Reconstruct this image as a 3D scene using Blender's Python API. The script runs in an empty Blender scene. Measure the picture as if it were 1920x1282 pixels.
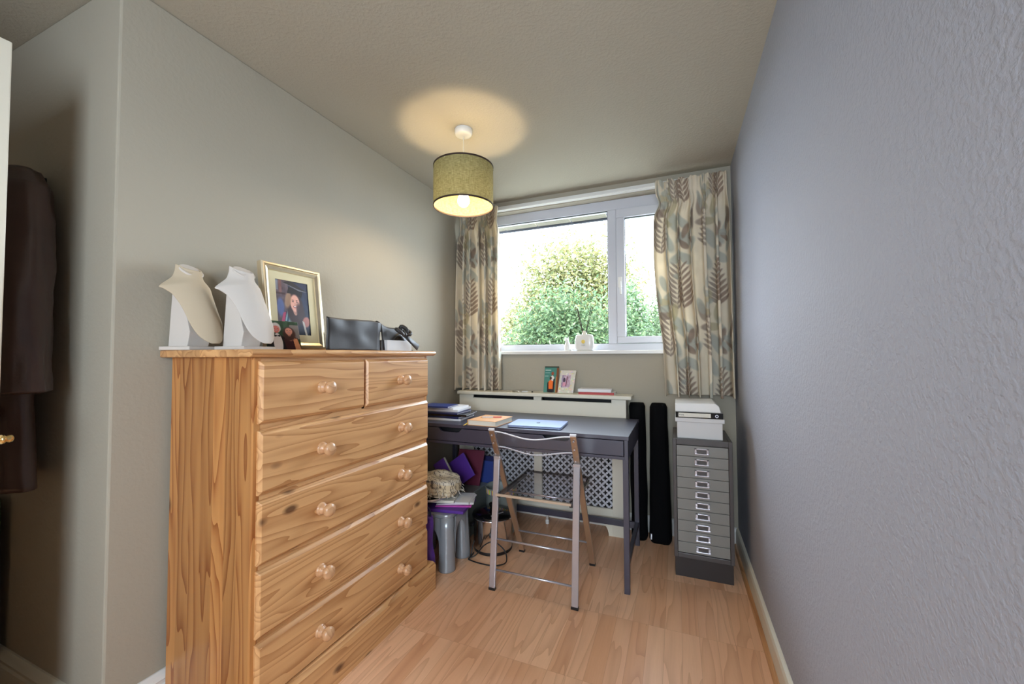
import bpy, bmesh, math, random
import numpy as np
from mathutils import Vector, Matrix, noise as mnoise

scn = bpy.context.scene
COL = scn.collection

# ------------------------------------------------------------------ camera
F, YAW, PITCH, ROLL, CAMH = 753.2, .3894862, .0317034, -.0045662, 1.1619
cy, sy, cp, sp = math.cos(YAW), math.sin(YAW), math.cos(PITCH), math.sin(PITCH)
_f = Vector((-sy*cp, cy*cp, sp)); _r0 = Vector((cy, sy, 0)); _u0 = _r0.cross(_f)
_r = _r0*math.cos(ROLL) + _u0*math.sin(ROLL); _u = -_r0*math.sin(ROLL) + _u0*math.cos(ROLL)
cam = bpy.data.cameras.new('camera'); camo = bpy.data.objects.new('camera', cam); COL.objects.link(camo)
cam.sensor_width = 36; cam.lens = 36*F/1920; cam.clip_start = .02; cam.clip_end = 200
mw = Matrix(((_r.x, _u.x, -_f.x, 0), (_r.y, _u.y, -_f.y, 0), (_r.z, _u.z, -_f.z, CAMH), (0, 0, 0, 1)))
camo.matrix_world = mw
scn.camera = camo

# ------------------------------------------------------------------ light
SKY = 5.0
w = bpy.data.worlds.new('sky'); scn.world = w; w.use_nodes = True
bg = w.node_tree.nodes['Background']; bg.inputs[0].default_value = (.76, .87, 1.0, 1); bg.inputs[1].default_value = SKY
def portal(name, loc, rot, sx, sz):
    l = bpy.data.lights.new(name, 'AREA'); l.shape = 'RECTANGLE'; l.size = sx; l.size_y = sz
    l.cycles.is_portal = True
    o = bpy.data.objects.new(name, l); COL.objects.link(o); o.location = loc; o.rotation_euler = rot
portal('daylight_portal', (-.65, 2.97, 1.72), (-math.pi/2, 0, 0), 1.6, 1.1)
portal('daylight_portal', (.10, -1.42, 1.425), (math.pi/2, 0, 0), 1.30, 1.35)  # sky light through the added window behind the camera
sun = bpy.data.lights.new('sun', 'SUN'); sun.energy = 1.6; sun.angle = .02; sun.color = (1, .95, .82)
suno = bpy.data.objects.new('sun', sun); COL.objects.link(suno)
suno.rotation_euler = Vector((1, -.55, .95)).to_track_quat('Z', 'Y').to_euler()
scn.view_settings.view_transform = 'Standard'; scn.view_settings.look = 'None'
scn.view_settings.exposure = 2.08; scn.view_settings.gamma = 1.0; scn.view_settings.use_curve_mapping = False
scn.cycles.max_bounces = 10; scn.cycles.diffuse_bounces = 6; scn.cycles.transparent_max_bounces = 16

# ------------------------------------------------------------------ colour and materials
def lin(c):
    c = np.asarray(c, float)/255.0
    return np.where(c <= .04045, c/12.92, ((c+.055)/1.055)**2.4)
def S(r, g, b): return tuple(lin((r, g, b))) + (1.0,)

class NT:
    def __init__(s, name):
        s.m = bpy.data.materials.new(name); s.m.use_nodes = True; s.t = s.m.node_tree
        s.b = s.t.nodes['Principled BSDF']; s.out = s.t.nodes['Material Output']
    def n(s, typ, **kw):
        x = s.t.nodes.new(typ)
        for k, v in kw.items(): setattr(x, k, v)
        return x
    def l(s, a, b): s.t.links.new(a, b)
    def math(s, op, a, b=None, c=None):
        x = s.n('ShaderNodeMath', operation=op)
        for i, v in enumerate((a, b, c)):
            if v is None: continue
            if isinstance(v, (int, float)): x.inputs[i].default_value = v
            else: s.l(v, x.inputs[i])
        return x.outputs[0]
    def mix(s, fac, a, b, bt='MIX'):
        x = s.n('ShaderNodeMix', data_type='RGBA', blend_type=bt)
        for sock, v in ((x.inputs[0], fac), (x.inputs[6], a), (x.inputs[7], b)):
            if isinstance(v, (int, float)): sock.default_value = v
            elif isinstance(v, tuple): sock.default_value = v
            else: s.l(v, sock)
        return x.outputs[2]
    def ramp(s, fac, stops):
        x = s.n('ShaderNodeValToRGB'); e = x.color_ramp.elements
        while len(e) < len(stops): e.new(.5)
        for i, (p, c) in enumerate(stops): e[i].position = p; e[i].color = c
        s.l(fac, x.inputs[0]); return x.outputs[0]
    def coord(s, scale=(1, 1, 1), which='Object', loc=(0, 0, 0), rot=(0, 0, 0)):
        tc = s.n('ShaderNodeTexCoord'); mp = s.n('ShaderNodeMapping')
        mp.inputs['Scale'].default_value = scale; mp.inputs['Location'].default_value = loc; mp.inputs['Rotation'].default_value = rot
        s.l(tc.outputs[which], mp.inputs[0]); return mp.outputs[0]
    def noise(s, vec, scale, detail=2, rough=.5, dim='3D', w=None):
        x = s.n('ShaderNodeTexNoise', noise_dimensions=dim)
        x.inputs['Scale'].default_value = scale; x.inputs['Detail'].default_value = detail; x.inputs['Roughness'].default_value = rough
        s.l(vec, x.inputs['Vector'])
        if w is not None: s.l(w, x.inputs['W'])
        return x.outputs[0]
    def bump(s, h, strength=.3, dist=.002):
        x = s.n('ShaderNodeBump'); x.inputs['Strength'].default_value = strength; x.inputs['Distance'].default_value = dist
        s.l(h, x.inputs['Height']); s.l(x.outputs[0], s.b.inputs['Normal'])
    def set(s, col=None, rough=None, metal=None, spec=None, **kw):
        if col is not None:
            if isinstance(col, tuple): s.b.inputs['Base Color'].default_value = col
            else: s.l(col, s.b.inputs['Base Color'])
        if rough is not None: s.b.inputs['Roughness'].default_value = rough
        if metal is not None: s.b.inputs['Metallic'].default_value = metal
        if spec is not None: s.b.inputs['Specular IOR Level'].default_value = spec
        for k, v in kw.items(): s.b.inputs[k].default_value = v
        return s.m

def plain(name, col, rough=.5, metal=0, var=.06, vscale=6, bump=0, bscale=200, spec=None, **kw):
    """painted / plastic / fabric surface with a faint mottling"""
    t = NT(name); v = t.coord()
    n = t.noise(v, vscale, 3)
    c2 = tuple(min(1, x*(1-var)) for x in col[:3]) + (1,); c1 = tuple(min(1, x*(1+var)) for x in col[:3]) + (1,)
    t.set(t.mix(n, c2, c1), rough, metal, spec, **kw)
    if bump: t.bump(t.noise(v, bscale, 2), bump, .001)
    return t.m

def wall_mat(name, col, strength=.25, scale=70, var=.03, dist=.003):
    t = NT(name); v = t.coord()
    big = t.noise(v, 1.6, 3)
    c2 = tuple(x*(1-var) for x in col[:3]) + (1,); c1 = tuple(x*(1+var) for x in col[:3]) + (1,)
    t.set(t.mix(big, c2, c1), .75, 0, .25)
    a = t.noise(v, scale, 3, .55); b = t.noise(v, scale*2.7, 2)
    r = t.ramp(a, [(.42, (0, 0, 0, 1)), (.62, (1, 1, 1, 1))])
    t.bump(t.math('ADD', t.math('MULTIPLY', r, 1.0), t.math('MULTIPLY', b, .35)), strength, dist)
    return t.m

def pine(name, grain='Z', across='X', plank=.0, seed=0.0, dark=(.34, .135, .04, 1), light=(.68, .38, .165, 1), knots=True, rough=.38, ringk=.62, rings=17.0):
    """knotty varnished pine: contour rings of stretched noise, glued planks, dark knots"""
    t = NT(name)
    k = dict(X=0, Y=1, Z=2)[grain]
    sc = [9.0, 9.0, 9.0]; sc[k] = .8
    base = t.coord(loc=(seed*1.7, seed*.9, seed*2.3))
    sep = t.n('ShaderNodeSeparateXYZ'); t.l(base, sep.inputs[0])
    v = t.coord(tuple(sc), loc=(seed, seed*.3, seed*.7))
    wv = None
    if plank:
        idx = t.math('FLOOR', t.math('DIVIDE', sep.outputs[dict(X=0, Y=1, Z=2)[across]], plank))
        wv = t.math('MULTIPLY', idx, 3.71)
        n = t.noise(v, .9, 2, .45, '4D', wv)
    else:
        n = t.noise(v, .9, 2, .45)
    ring = t.math('FRACT', t.math('MULTIPLY', n, rings))
    ring = t.math('POWER', ring, 2.2)
    fs = [70.0, 70.0, 70.0]; fs[k] = 2.0
    fine = t.noise(t.coord(tuple(fs)), 1.5, 3, .6)
    fac = t.math('ADD', t.math('MULTIPLY', ring, ringk), t.math('MULTIPLY', fine, .36))
    c = t.ramp(fac, [(.1, light), (.55, tuple(.55*a+.45*b for a, b in zip(light, dark))), (1.0, dark)])
    if plank:
        wn = t.n('ShaderNodeTexWhiteNoise', noise_dimensions='1D'); t.l(wv, wn.inputs['W'])
        tone = t.math('ADD', t.math('MULTIPLY', wn.outputs[0], .32), .80)
        hs = t.n('ShaderNodeHueSaturation'); t.l(tone, hs.inputs['Value']); t.l(c, hs.inputs['Color']); c = hs.outputs[0]
    if knots:
        ks = [12.0, 12.0, 12.0]; ks[k] = 6.0
        vo = t.n('ShaderNodeTexVoronoi'); t.l(t.coord(tuple(ks), loc=(seed*2.1, seed, seed*1.3)), vo.inputs['Vector']); vo.inputs['Scale'].default_value = 1.0
        sc2 = t.n('ShaderNodeSeparateColor'); t.l(vo.outputs['Color'], sc2.inputs[0])
        gate = t.math('GREATER_THAN', sc2.outputs[0], .66)
        mr = t.n('ShaderNodeMapRange'); mr.inputs[1].default_value = .09; mr.inputs[2].default_value = .20; mr.inputs[3].default_value = 1; mr.inputs[4].default_value = 0
        t.l(vo.outputs['Distance'], mr.inputs[0])
        c = t.mix(t.math('MULTIPLY', t.math('MULTIPLY', mr.outputs[0], gate), .85), c, (.07, .022, .008, 1))
    t.set(c, rough, 0, .4)
    t.b.inputs['Coat Weight'].default_value = .25; t.b.inputs['Coat Roughness'].default_value = .25
    t.bump(fac, .05, .001)
    return t.m

def floor_mat():
    t = NT('beech_laminate')
    tc = t.n('ShaderNodeTexCoord'); sp_ = t.n('ShaderNodeSeparateXYZ'); t.l(tc.outputs['Object'], sp_.inputs[0])
    cb = t.n('ShaderNodeCombineXYZ'); t.l(sp_.outputs[1], cb.inputs[0]); t.l(sp_.outputs[0], cb.inputs[1])
    br = t.n('ShaderNodeTexBrick'); t.l(cb.outputs[0], br.inputs['Vector'])
    br.offset = .37; br.offset_frequency = 1; br.squash = 1
    for k_, v_ in (('Scale', 1.0), ('Mortar Size', .0006), ('Mortar Smooth', .1), ('Bias', 0.0), ('Brick Width', .40), ('Row Height', .066)): br.inputs[k_].default_value = v_
    br.inputs['Color1'].default_value = (0, 0, 0, 1); br.inputs['Color2'].default_value = (1, 1, 1, 1); br.inputs['Mortar'].default_value = (.3, .3, .3, 1)
    w_ = t.math('MULTIPLY', br.outputs['Color'], 23.0)
    v = t.coord((10, 1.0, 1))
    n = t.noise(v, .8, 2, .45, '4D', w_)
    ring = t.math('POWER', t.math('FRACT', t.math('MULTIPLY', n, 11.0)), 3.0)
    fine = t.noise(t.coord((90, 5, 1)), 1.5, 3, .6)
    base = t.mix(br.outputs['Color'], S(220, 166, 126), S(240, 194, 156))
    c = t.mix(t.math('MULTIPLY', ring, .35), base, S(160, 105, 70))
    c = t.mix(t.math('MULTIPLY', fine, .25), c, S(168, 116, 82))
    c = t.mix(t.math('MULTIPLY', br.outputs['Fac'], .35), c, S(120, 80, 55))
    t.set(c, .33, 0, .45)
    return t.m

def attr_mat(name, rough=.6, spec=.3, translucent=0.0, sheen=0, weave=0):
    t = NT(name); a = t.n('ShaderNodeVertexColor', layer_name='Col')
    t.set(a.outputs[0], rough, 0, spec)
    if weave:
        t.bump(t.noise(t.coord(), weave, 2), .15, .0006)
    if translucent:
        tr = t.n('ShaderNodeBsdfTranslucent'); t.l(a.outputs[0], tr.inputs[0])
        mx = t.n('ShaderNodeMixShader'); mx.inputs[0].default_value = translucent
        t.l(t.b.outputs[0], mx.inputs[1]); t.l(tr.outputs[0], mx.inputs[2]); t.l(mx.outputs[0], t.out.inputs[0])
    return t.m

def clear_mat(name, tint=(1, 1, 1, 1), ior=1.45, rough=.02, extra=0.0, extracol=(.9, .9, .9, 1)):
    """thin clear sheet: see-through straight on, mirror-like at a graze"""
    t = NT(name); fr = t.n('ShaderNodeFresnel'); fr.inputs[0].default_value = ior
    tr = t.n('ShaderNodeBsdfTransparent'); tr.inputs[0].default_value = tint
    gl = t.n('ShaderNodeBsdfGlossy'); gl.inputs['Roughness'].default_value = rough
    mx = t.n('ShaderNodeMixShader'); geo = t.n('ShaderNodeNewGeometry'); t.l(t.math('MULTIPLY', fr.outputs[0], t.math('SUBTRACT', 1.0, geo.outputs['Backfacing'])), mx.inputs[0]); t.l(tr.outputs[0], mx.inputs[1]); t.l(gl.outputs[0], mx.inputs[2])
    last = mx.outputs[0]
    if extra:
        d = t.n('ShaderNodeBsdfDiffuse'); d.inputs[0].default_value = extracol
        m2 = t.n('ShaderNodeMixShader'); m2.inputs[0].default_value = extra
        t.l(last, m2.inputs[1]); t.l(d.outputs[0], m2.inputs[2]); last = m2.outputs[0]
    t.l(last, t.out.inputs[0]); return t.m

def emit_mat(name, col, strength):
    t = NT(name); e = t.n('ShaderNodeEmission'); e.inputs[0].default_value = col; e.inputs[1].default_value = strength
    t.l(e.outputs[0], t.out.inputs[0]); return t.m

M = {}
M['wall'] = wall_mat('beige_wall_paint', (.385, .35, .28, 1), .10, 60)
M['wall_rough'] = wall_mat('pale_textured_wallpaper', (.35, .36, .41, 1), .30, 85, .02, .004)
M['ceil'] = wall_mat('ceiling_paint', (.445, .41, .33, 1), .22, 80, .02, .003)
M['white'] = plain('white_gloss_paint', (.74, .73, .70, 1), .35, var=.02)
M['cream'] = plain('cream_gloss_paint', (.70, .66, .55, 1), .4, var=.02)
M['upvc'] = plain('white_window_plastic', (.56, .57, .62, 1), .3, var=.01)
M['bead'] = pine('wood_beading', 'Y', 'X', 0, 4, (.35, .15, .05, 1), (.58, .30, .13, 1), False)
M['floor'] = floor_mat()
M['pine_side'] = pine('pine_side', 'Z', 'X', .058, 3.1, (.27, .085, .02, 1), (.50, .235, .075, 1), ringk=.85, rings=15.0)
M['pine_top'] = pine('pine_top', 'Y', 'X', .09, 5.2, knots=False)
M['pine_rail'] = pine('pine_rail', 'Y', 'Z', 0, 8.4, knots=False)
M['pine_plinth'] = pine('pine_plinth', 'Y', 'Z', 0, 2.4)
M['knob'] = pine('pine_knob', 'X', 'Z', 0, 1.3, (.42, .20, .085, 1), (.62, .36, .19, 1), False, .3)
M['desk'] = plain('grey_lacquer', S(54, 53, 69), .38, var=.03, spec=.8)
M['recess_shade'] = plain('painted_recess_shade', S(22, 22, 26), .6)  # near-black painted for the shade inside desk drawers and radiator cover
M['chrome'] = plain('chrome', (.50, .49, .53, 1), .26, .65, var=.03)
M['polished'] = plain('polished_steel', (.74, .73, .74, 1), .12, 1.0, var=.02)
M['chrome_br'] = plain('brushed_metal', (.66, .62, .58, 1), .3, 1.0, var=.05)
M['blackmetal'] = plain('black_plastic', S(26, 26, 28), .4)
M['black_gloss'] = plain('black_gloss', S(14, 14, 16), .12)
M['blackcloth'] = plain('black_cloth', S(10, 10, 12), .9, bump=.2, spec=.1)
M['wrap'] = plain('black_satin_wrap', S(38, 34, 33), .52, bump=.3, bscale=30, var=.2)
M['cab'] = plain('dark_grey_enamel', S(72, 67, 66), .38, var=.04)
M['cabd'] = plain('grey_enamel_drawer', S(128, 126, 121), .36, var=.03)
M['plinth'] = plain('dark_plinth', S(46, 40, 39), .5)
M['paper'] = plain('white_paper', (.74, .74, .76, 1), .7, var=.03)
M['paperc'] = plain('cream_paper', (.70, .67, .58, 1), .7, var=.05, vscale=90)
M['box'] = plain('white_card', (.60, .59, .58, 1), .6, var=.02)
M['velvet_shaded'] = plain('shaded_linen', S(192, 176, 152), .85, bump=.25, bscale=700, var=.03, spec=.1)  # linen darkened to paint in the shade on the left bust
M['velvet_shaded2'] = plain('pale_linen', S(202, 194, 186), .85, bump=.25, bscale=700, var=.03, spec=.1)
M['leather'] = plain('dark_brown_leather', S(66, 48, 43), .36, bump=.3, bscale=120, var=.3, vscale=10)
M['brass'] = plain('brass', (.80, .58, .25, 1), .22, 1.0)
M['gold'] = plain('champagne_frame', (.80, .68, .48, 1), .28, .85, var=.08, vscale=30)
M['green'] = plain('olive_green_enamel', S(70, 82, 58), .45, var=.08)
M['silver_plastic'] = plain('silver_plastic', S(150, 155, 160), .26, .3, var=.04)
M['purple'] = plain('purple_card', S(84, 45, 140), .45)
M['magenta'] = plain('magenta_card', S(190, 70, 170), .5)
M['maroon'] = plain('maroon_card', S(92, 18, 45), .5)
M['navy'] = plain('navy_card', S(28, 32, 78), .45)
M['navyblue'] = plain('blue_card', S(44, 62, 130), .45)
M['tan'] = plain('tan_cover', S(214, 160, 108), .55, var=.05)
M['laptop'] = plain('silver_blue_aluminium', S(168, 185, 222), .32, .55, var=.01)
M['logo'] = plain('grey_logo', S(92, 98, 115), .2, .8)
M['ceramic'] = plain('white_ceramic', (.74, .73, .70, 1), .25, var=.02)
M['amber'] = plain('yellow_label', S(226, 196, 90), .5)
M['reed'] = plain('dark_reed', S(60, 50, 44), .7)
M['red'] = plain('red_card', S(170, 60, 60), .5)
M['yellow'] = plain('yellow_card', S(220, 200, 60), .5)
M['lime'] = plain('green_stripe', S(80, 150, 60), .5)
M['pink'] = plain('pink_lead', S(214, 110, 110), .5)
M['greytin'] = plain('grey_tin', S(140, 146, 140), .45, .2)
M['glass'] = clear_mat('window_glass', (.97, .98, .98, 1), 1.15)
M['acrylic'] = clear_mat('clear_acrylic', (.93, .93, .95, 1), 1.40, .03, .02)
M['acrylic_edge'] = plain('acrylic_edge', S(214, 212, 216), .2, var=.02)
M['seat_edge_tint'] = plain('amber_acrylic_edge', S(186, 164, 142), .2, var=.02)
M['acrylic_smoke'] = plain('smoked_rail', S(52, 50, 50), .25)
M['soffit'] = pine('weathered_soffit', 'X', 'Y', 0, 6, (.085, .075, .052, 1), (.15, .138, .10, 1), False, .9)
M['fascia'] = plain('grey_fascia', S(58, 60, 68), .6)
M['ground'] = plain('grey_paving', S(112, 112, 104), .9, var=.2, vscale=3)  # paving grey, desaturated so no green light bounces onto the ceiling
M['bark'] = plain('bark', S(80, 66, 52), .9, var=.3)
M['leaf'] = attr_mat('leaves', .55, .3, .35)
M['cloth'] = attr_mat('printed_curtain_cloth', .85, .15, .30, weave=900)
M['photo'] = attr_mat('photo_paper', .3, .4)
M['scarf'] = attr_mat('printed_scarf', .9, .1)

# ------------------------------------------------------------------ object helpers
ORIGIN = {}
def tag(o, label=None, cat=None, group=None, kind=None):
    if label: o['label'] = label
    if cat: o['category'] = cat
    if group: o['group'] = group
    if kind: o['kind'] = kind
    return o
def thing(name, loc, label, cat, group=None, rz=0):
    o = bpy.data.objects.new(name, None); COL.objects.link(o); o.location = loc; o.rotation_euler = (0, 0, rz)
    o.empty_display_size = .05
    ORIGIN[o.name] = Vector(loc); return tag(o, label, cat, group)

class MB:
    """collects shapes; coordinates are world (or local when the thing is rotated: local=True)"""
    def __init__(s): s.bm = bmesh.new()
    def box(s, x0, x1, y0, y1, z0, z1):
        v = [s.bm.verts.new(p) for p in ((x0,y0,z0),(x1,y0,z0),(x1,y1,z0),(x0,y1,z0),(x0,y0,z1),(x1,y0,z1),(x1,y1,z1),(x0,y1,z1))]
        for f in ((3,2,1,0),(4,5,6,7),(0,1,5,4),(1,2,6,5),(2,3,7,6),(3,0,4,7)): s.bm.faces.new([v[i] for i in f])
        return s
    def obox(s, c, ex, ey, ez, hx, hy, hz):
        """box with its own axes"""
        c = Vector(c); ex, ey, ez = (Vector(e).normalized() for e in (ex, ey, ez))
        v = []
        for dz in (-1, 1):
            for dx, dy in ((-1,-1),(1,-1),(1,1),(-1,1)): v.append(s.bm.verts.new(c+ex*hx*dx+ey*hy*dy+ez*hz*dz))
        for f in ((3,2,1,0),(4,5,6,7),(0,1,5,4),(1,2,6,5),(2,3,7,6),(3,0,4,7)): s.bm.faces.new([v[i] for i in f])
        return s
    def bar(s, a, b, wx, wy, up=(1, 0, 0)):
        """square bar from a to b; wx full width along up, wy along the other"""
        a, b = Vector(a), Vector(b); d = (b-a).normalized(); u = Vector(up); u = (u-d*u.dot(d)).normalized(); q = d.cross(u)
        return s.obox((a+b)/2, u, q, d, wx/2, wy/2, (b-a).length/2)
    def prism(s, pts, d):
        """polygon (list of 3-D points) pushed along d"""
        d = Vector(d); n = len(pts)
        a = [s.bm.verts.new(p) for p in pts]; b = [s.bm.verts.new(Vector(p)+d) for p in pts]
        s.bm.faces.new(a); s.bm.faces.new(b[::-1])
        for i in range(n): s.bm.faces.new((a[i], b[i], b[(i+1) % n], a[(i+1) % n]))
        return s
    def tube(s, path, r, seg=10, caps=True, closed=False):
        path = [Vector(p) for p in path]; n = len(path); rr = r if isinstance(r, (list, tuple)) else [r]*n
        rings = []; prev = None
        for i, p in enumerate(path):
            if closed: t = (path[(i+1) % n]-path[i-1]).normalized()
            else: t = (path[min(i+1, n-1)]-path[max(i-1, 0)]).normalized()
            if prev is None:
                u = t.orthogonal().normalized()
            else:
                u = (prev - t*prev.dot(t)); u = u.normalized() if u.length > 1e-6 else t.orthogonal().normalized()
            prev = u; q = t.cross(u)
            rings.append([s.bm.verts.new(p+u*rr[i]*math.cos(k*2*math.pi/seg)+q*rr[i]*math.sin(k*2*math.pi/seg)) for k in range(seg)])
        for i in range(n if closed else n-1):
            a, b = rings[i], rings[(i+1) % n]
            for k in range(seg): s.bm.faces.new((a[k], a[(k+1) % seg], b[(k+1) % seg], b[k]))
        if caps and not closed:
            s.bm.faces.new(rings[0][::-1]); s.bm.faces.new(rings[-1])
        return s
    def lathe(s, prof, c, axis=(0, 0, 1), seg=32, cap0=True, cap1=True):
        c = Vector(c); ax = Vector(axis).normalized(); u = ax.orthogonal().normalized(); q = ax.cross(u); rings = []
        for r, h in prof:
            rings.append([s.bm.verts.new(c+ax*h+(u*math.cos(k*2*math.pi/seg)+q*math.sin(k*2*math.pi/seg))*max(r, 1e-4)) for k in range(seg)])
        for a, b in zip(rings, rings[1:]):
            for k in range(seg): s.bm.faces.new((a[k], a[(k+1) % seg], b[(k+1) % seg], b[k]))
        if cap0: s.bm.faces.new(rings[0][::-1])
        if cap1: s.bm.faces.new(rings[-1])
        return s
    def grid(s, fn, nu, nv, closed_u=False):
        g = [[s.bm.verts.new(fn(i/(nu if closed_u else nu-1), j/(nv-1))) for i in range(nu)] for j in range(nv)]
        for j in range(nv-1):
            for i in range(nu if closed_u else nu-1):
                k = (i+1) % nu
                s.bm.faces.new((g[j][i], g[j][k], g[j+1][k], g[j+1][i]))
        return g
    def build(s, name, mat, parent=None, bevel=0, smooth=False, solid=0, local=False, seg=2, sub=0):
        me = bpy.data.meshes.new(name); bmesh.ops.recalc_face_normals(s.bm, faces=s.bm.faces[:])
        org = Vector((0, 0, 0)) if (parent is None or local) else ORIGIN[parent.name]
        if org.length: bmesh.ops.translate(s.bm, verts=s.bm.verts[:], vec=-org)
        s.bm.to_mesh(me); s.bm.free()
        o = bpy.data.objects.new(name, me); COL.objects.link(o)
        if mat: me.materials.append(M[mat] if isinstance(mat, str) else mat)
        if parent: o.parent = parent
        ORIGIN[o.name] = org
        if smooth:
            for p in me.polygons: p.use_smooth = True
            if smooth != 'all':
                pass
        if solid:
            m = o.modifiers.new('thickness', 'SOLIDIFY'); m.thickness = solid; m.offset = 0
        if bevel:
            m = o.modifiers.new('bevel', 'BEVEL'); m.width = bevel; m.segments = seg; m.limit_method = 'ANGLE'; m.angle_limit = .6
        if sub:
            m = o.modifiers.new('sub', 'SUBSURF'); m.levels = sub; m.render_levels = sub
        return o

def structure(name, mb, mat, parent=None, **kw):
    o = mb.build(name, mat, parent, **kw); o['kind'] = 'structure'; return o
def own(o, label, cat, group=None, kind=None):
    """a thing that is one mesh: move its origin to its base"""
    me = o.data; v = np.empty(len(me.vertices)*3); me.vertices.foreach_get('co', v); v = v.reshape(-1, 3)
    c = Vector(((v[:, 0].min()+v[:, 0].max())/2, (v[:, 1].min()+v[:, 1].max())/2, v[:, 2].min()))
    me.transform(Matrix.Translation(-c)); o.location = c; ORIGIN[o.name] = c
    return tag(o, label, cat, group, kind)

def paint_object(name, fn, img, mat, parent=None, smooth=True, solid=0):
    """grid surface whose vertices carry the colours of img (rows top to bottom, sRGB 0-255)"""
    ny, nx = img.shape[:2]
    org = Vector((0, 0, 0)) if parent is None else ORIGIN[parent.name]
    U, V = np.meshgrid(np.linspace(0, 1, nx), np.linspace(0, 1, ny))
    P = fn(U, V) - np.array(org)
    idx = np.arange(nx*ny).reshape(ny, nx)
    q = np.stack([idx[:-1, :-1], idx[1:, :-1], idx[1:, 1:], idx[:-1, 1:]], -1).reshape(-1, 4)
    me = bpy.data.meshes.new(name); me.vertices.add(nx*ny); me.vertices.foreach_set('co', P.reshape(-1))
    me.loops.add(q.size); me.loops.foreach_set('vertex_index', q.reshape(-1))
    me.polygons.add(len(q)); me.polygons.foreach_set('loop_start', np.arange(len(q))*4)
    me.update(calc_edges=True)
    a = me.color_attributes.new('Col', 'FLOAT_COLOR', 'POINT')
    c = np.ones((ny, nx, 4)); c[..., :3] = lin(np.clip(img, 0, 255)); a.data.foreach_set('color', c.reshape(-1).astype(np.float32))
    me.polygons.foreach_set('use_smooth', np.full(len(q), smooth))
    me.materials.append(M[mat]); o = bpy.data.objects.new(name, me); COL.objects.link(o)
    if parent: o.parent = parent
    ORIGIN[o.name] = org
    if solid:
        m = o.modifiers.new('thickness', 'SOLIDIFY'); m.thickness = solid; m.offset = 0
    return o

class Canvas:
    """small numpy painter, units 0..1 across and down"""
    def __init__(s, nx, ny, col, asp=None):
        s.im = np.empty((ny, nx, 3)); s.im[:] = col
        s.X, s.Y = np.meshgrid((np.arange(nx)+.5)/nx, (np.arange(ny)+.5)/ny)
        s.asp = asp if asp else ny/nx
    def put(s, mask, col, a=1.0):
        m = np.clip(mask, 0, 1)[..., None]*a; s.im = s.im*(1-m)+np.array(col, float)*m; return s
    def ell(s, cx, cy_, rx, ry, col, rot=0, a=1.0, soft=.12):
        dx = s.X-cx; dy = (s.Y-cy_)*s.asp; c, n = math.cos(rot), math.sin(rot)
        u = (dx*c+dy*n)/rx; v = (-dx*n+dy*c)/(ry*s.asp)
        d = np.sqrt(u*u+v*v); return s.put((1-d)/soft+.5, col, a)
    def rect(s, x0, y0, x1, y1, col, a=1.0):
        return s.put(((s.X >= x0) & (s.X <= x1) & (s.Y >= y0) & (s.Y <= y1)).astype(float), col, a)
    def poly(s, pts, col, a=1.0):
        ins = np.zeros(s.X.shape, bool); n = len(pts)
        for i in range(n):
            x1, y1 = pts[i]; x2, y2 = pts[(i+1) % n]
            if y1 == y2: continue
            c = ((y1 > s.Y) != (y2 > s.Y)) & (s.X < (x2-x1)*(s.Y-y1)/(y2-y1)+x1); ins ^= c
        return s.put(ins.astype(float), col, a)
    def noise(s, amp, seed, cells=20):
        rng = np.random.default_rng(seed); g = rng.normal(0, 1, (cells+2, cells+2))
        x = s.X*cells; y = s.Y*cells; i = x.astype(int); j = y.astype(int); fx = (x-i); fy = (y-j); fx = fx*fx*(3-2*fx); fy = fy*fy*(3-2*fy)
        n = g[j, i]*(1-fx)*(1-fy)+g[j, i+1]*fx*(1-fy)+g[j+1, i]*(1-fx)*fy+g[j+1, i+1]*fx*fy
        s.im = s.im+n[..., None]*amp; return s

# ================================================================== SETTING
XL, XR, YW, YA, ZC = -1.585, .3275, 2.81, .665, 2.3366      # left wall, right wall, window wall, alcove wall, ceiling
XA, YB = -2.9, -1.4                                         # far left wall, back wall
XE = 1.5; YE = -.35                                        # unseen room widened to the right so the added window lights the chest
structure('floor', MB().box(XA-.1, XE+.1, YB-.1, YW+.1, -.1, 0), 'floor')
structure('ceiling', MB().box(XA-.1, XE+.15, YB-.15, YW+.17, ZC, ZC+.15), 'ceil')
structure('wall_right', MB().box(XR, XR+.15, YE, YW+.17, 0, ZC), 'wall_rough')
structure('wall_return', MB().box(XR+.15, XE, YE, YE+.12, 0, ZC), 'wall')
structure('wall_far_right', MB().box(XE, XE+.12, YB-.1, YE+.12, 0, ZC), 'wall')
structure('wall_left', MB().prism([(x, y, 0) for x, y in ((XL, YW+.17), (XL, YA), (XA, YA), (XA, YA+.13), (XL-.13, YA+.13), (XL-.13, YW+.17))], (0, 0, ZC)), 'wall', bevel=.006)   # turns the corner into the alcove
structure('wall_far_left', MB().box(XA-.12, XA, YB-.1, YA+.13, 0, ZC), 'wall')
# window wall with its opening
WX0, WX1, WZ0, WZ1 = -1.44, .10, 1.185, 2.255
mb = MB(); Y1 = YW+.17
mb.box(XL, WX0, YW, Y1, 0, ZC); mb.box(WX1, XR, YW, Y1, 0, ZC); mb.box(WX0, WX1, YW, Y1, 0, WZ0); mb.box(WX0, WX1, YW, Y1, WZ1, ZC)
structure('wall_front', mb, 'wall')
# back wall (behind the camera) with an opening for the added window
BX0, BX1, BZ0, BZ1 = -.55, .75, .75, 2.10
mb = MB(); mb.box(XA, BX0, YB-.15, YB, 0, ZC); mb.box(BX1, XE, YB-.15, YB, 0, ZC); mb.box(BX0, BX1, YB-.15, YB, 0, BZ0); mb.box(BX0, BX1, YB-.15, YB, BZ1, ZC)
structure('wall_back', mb, 'wall')

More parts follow.
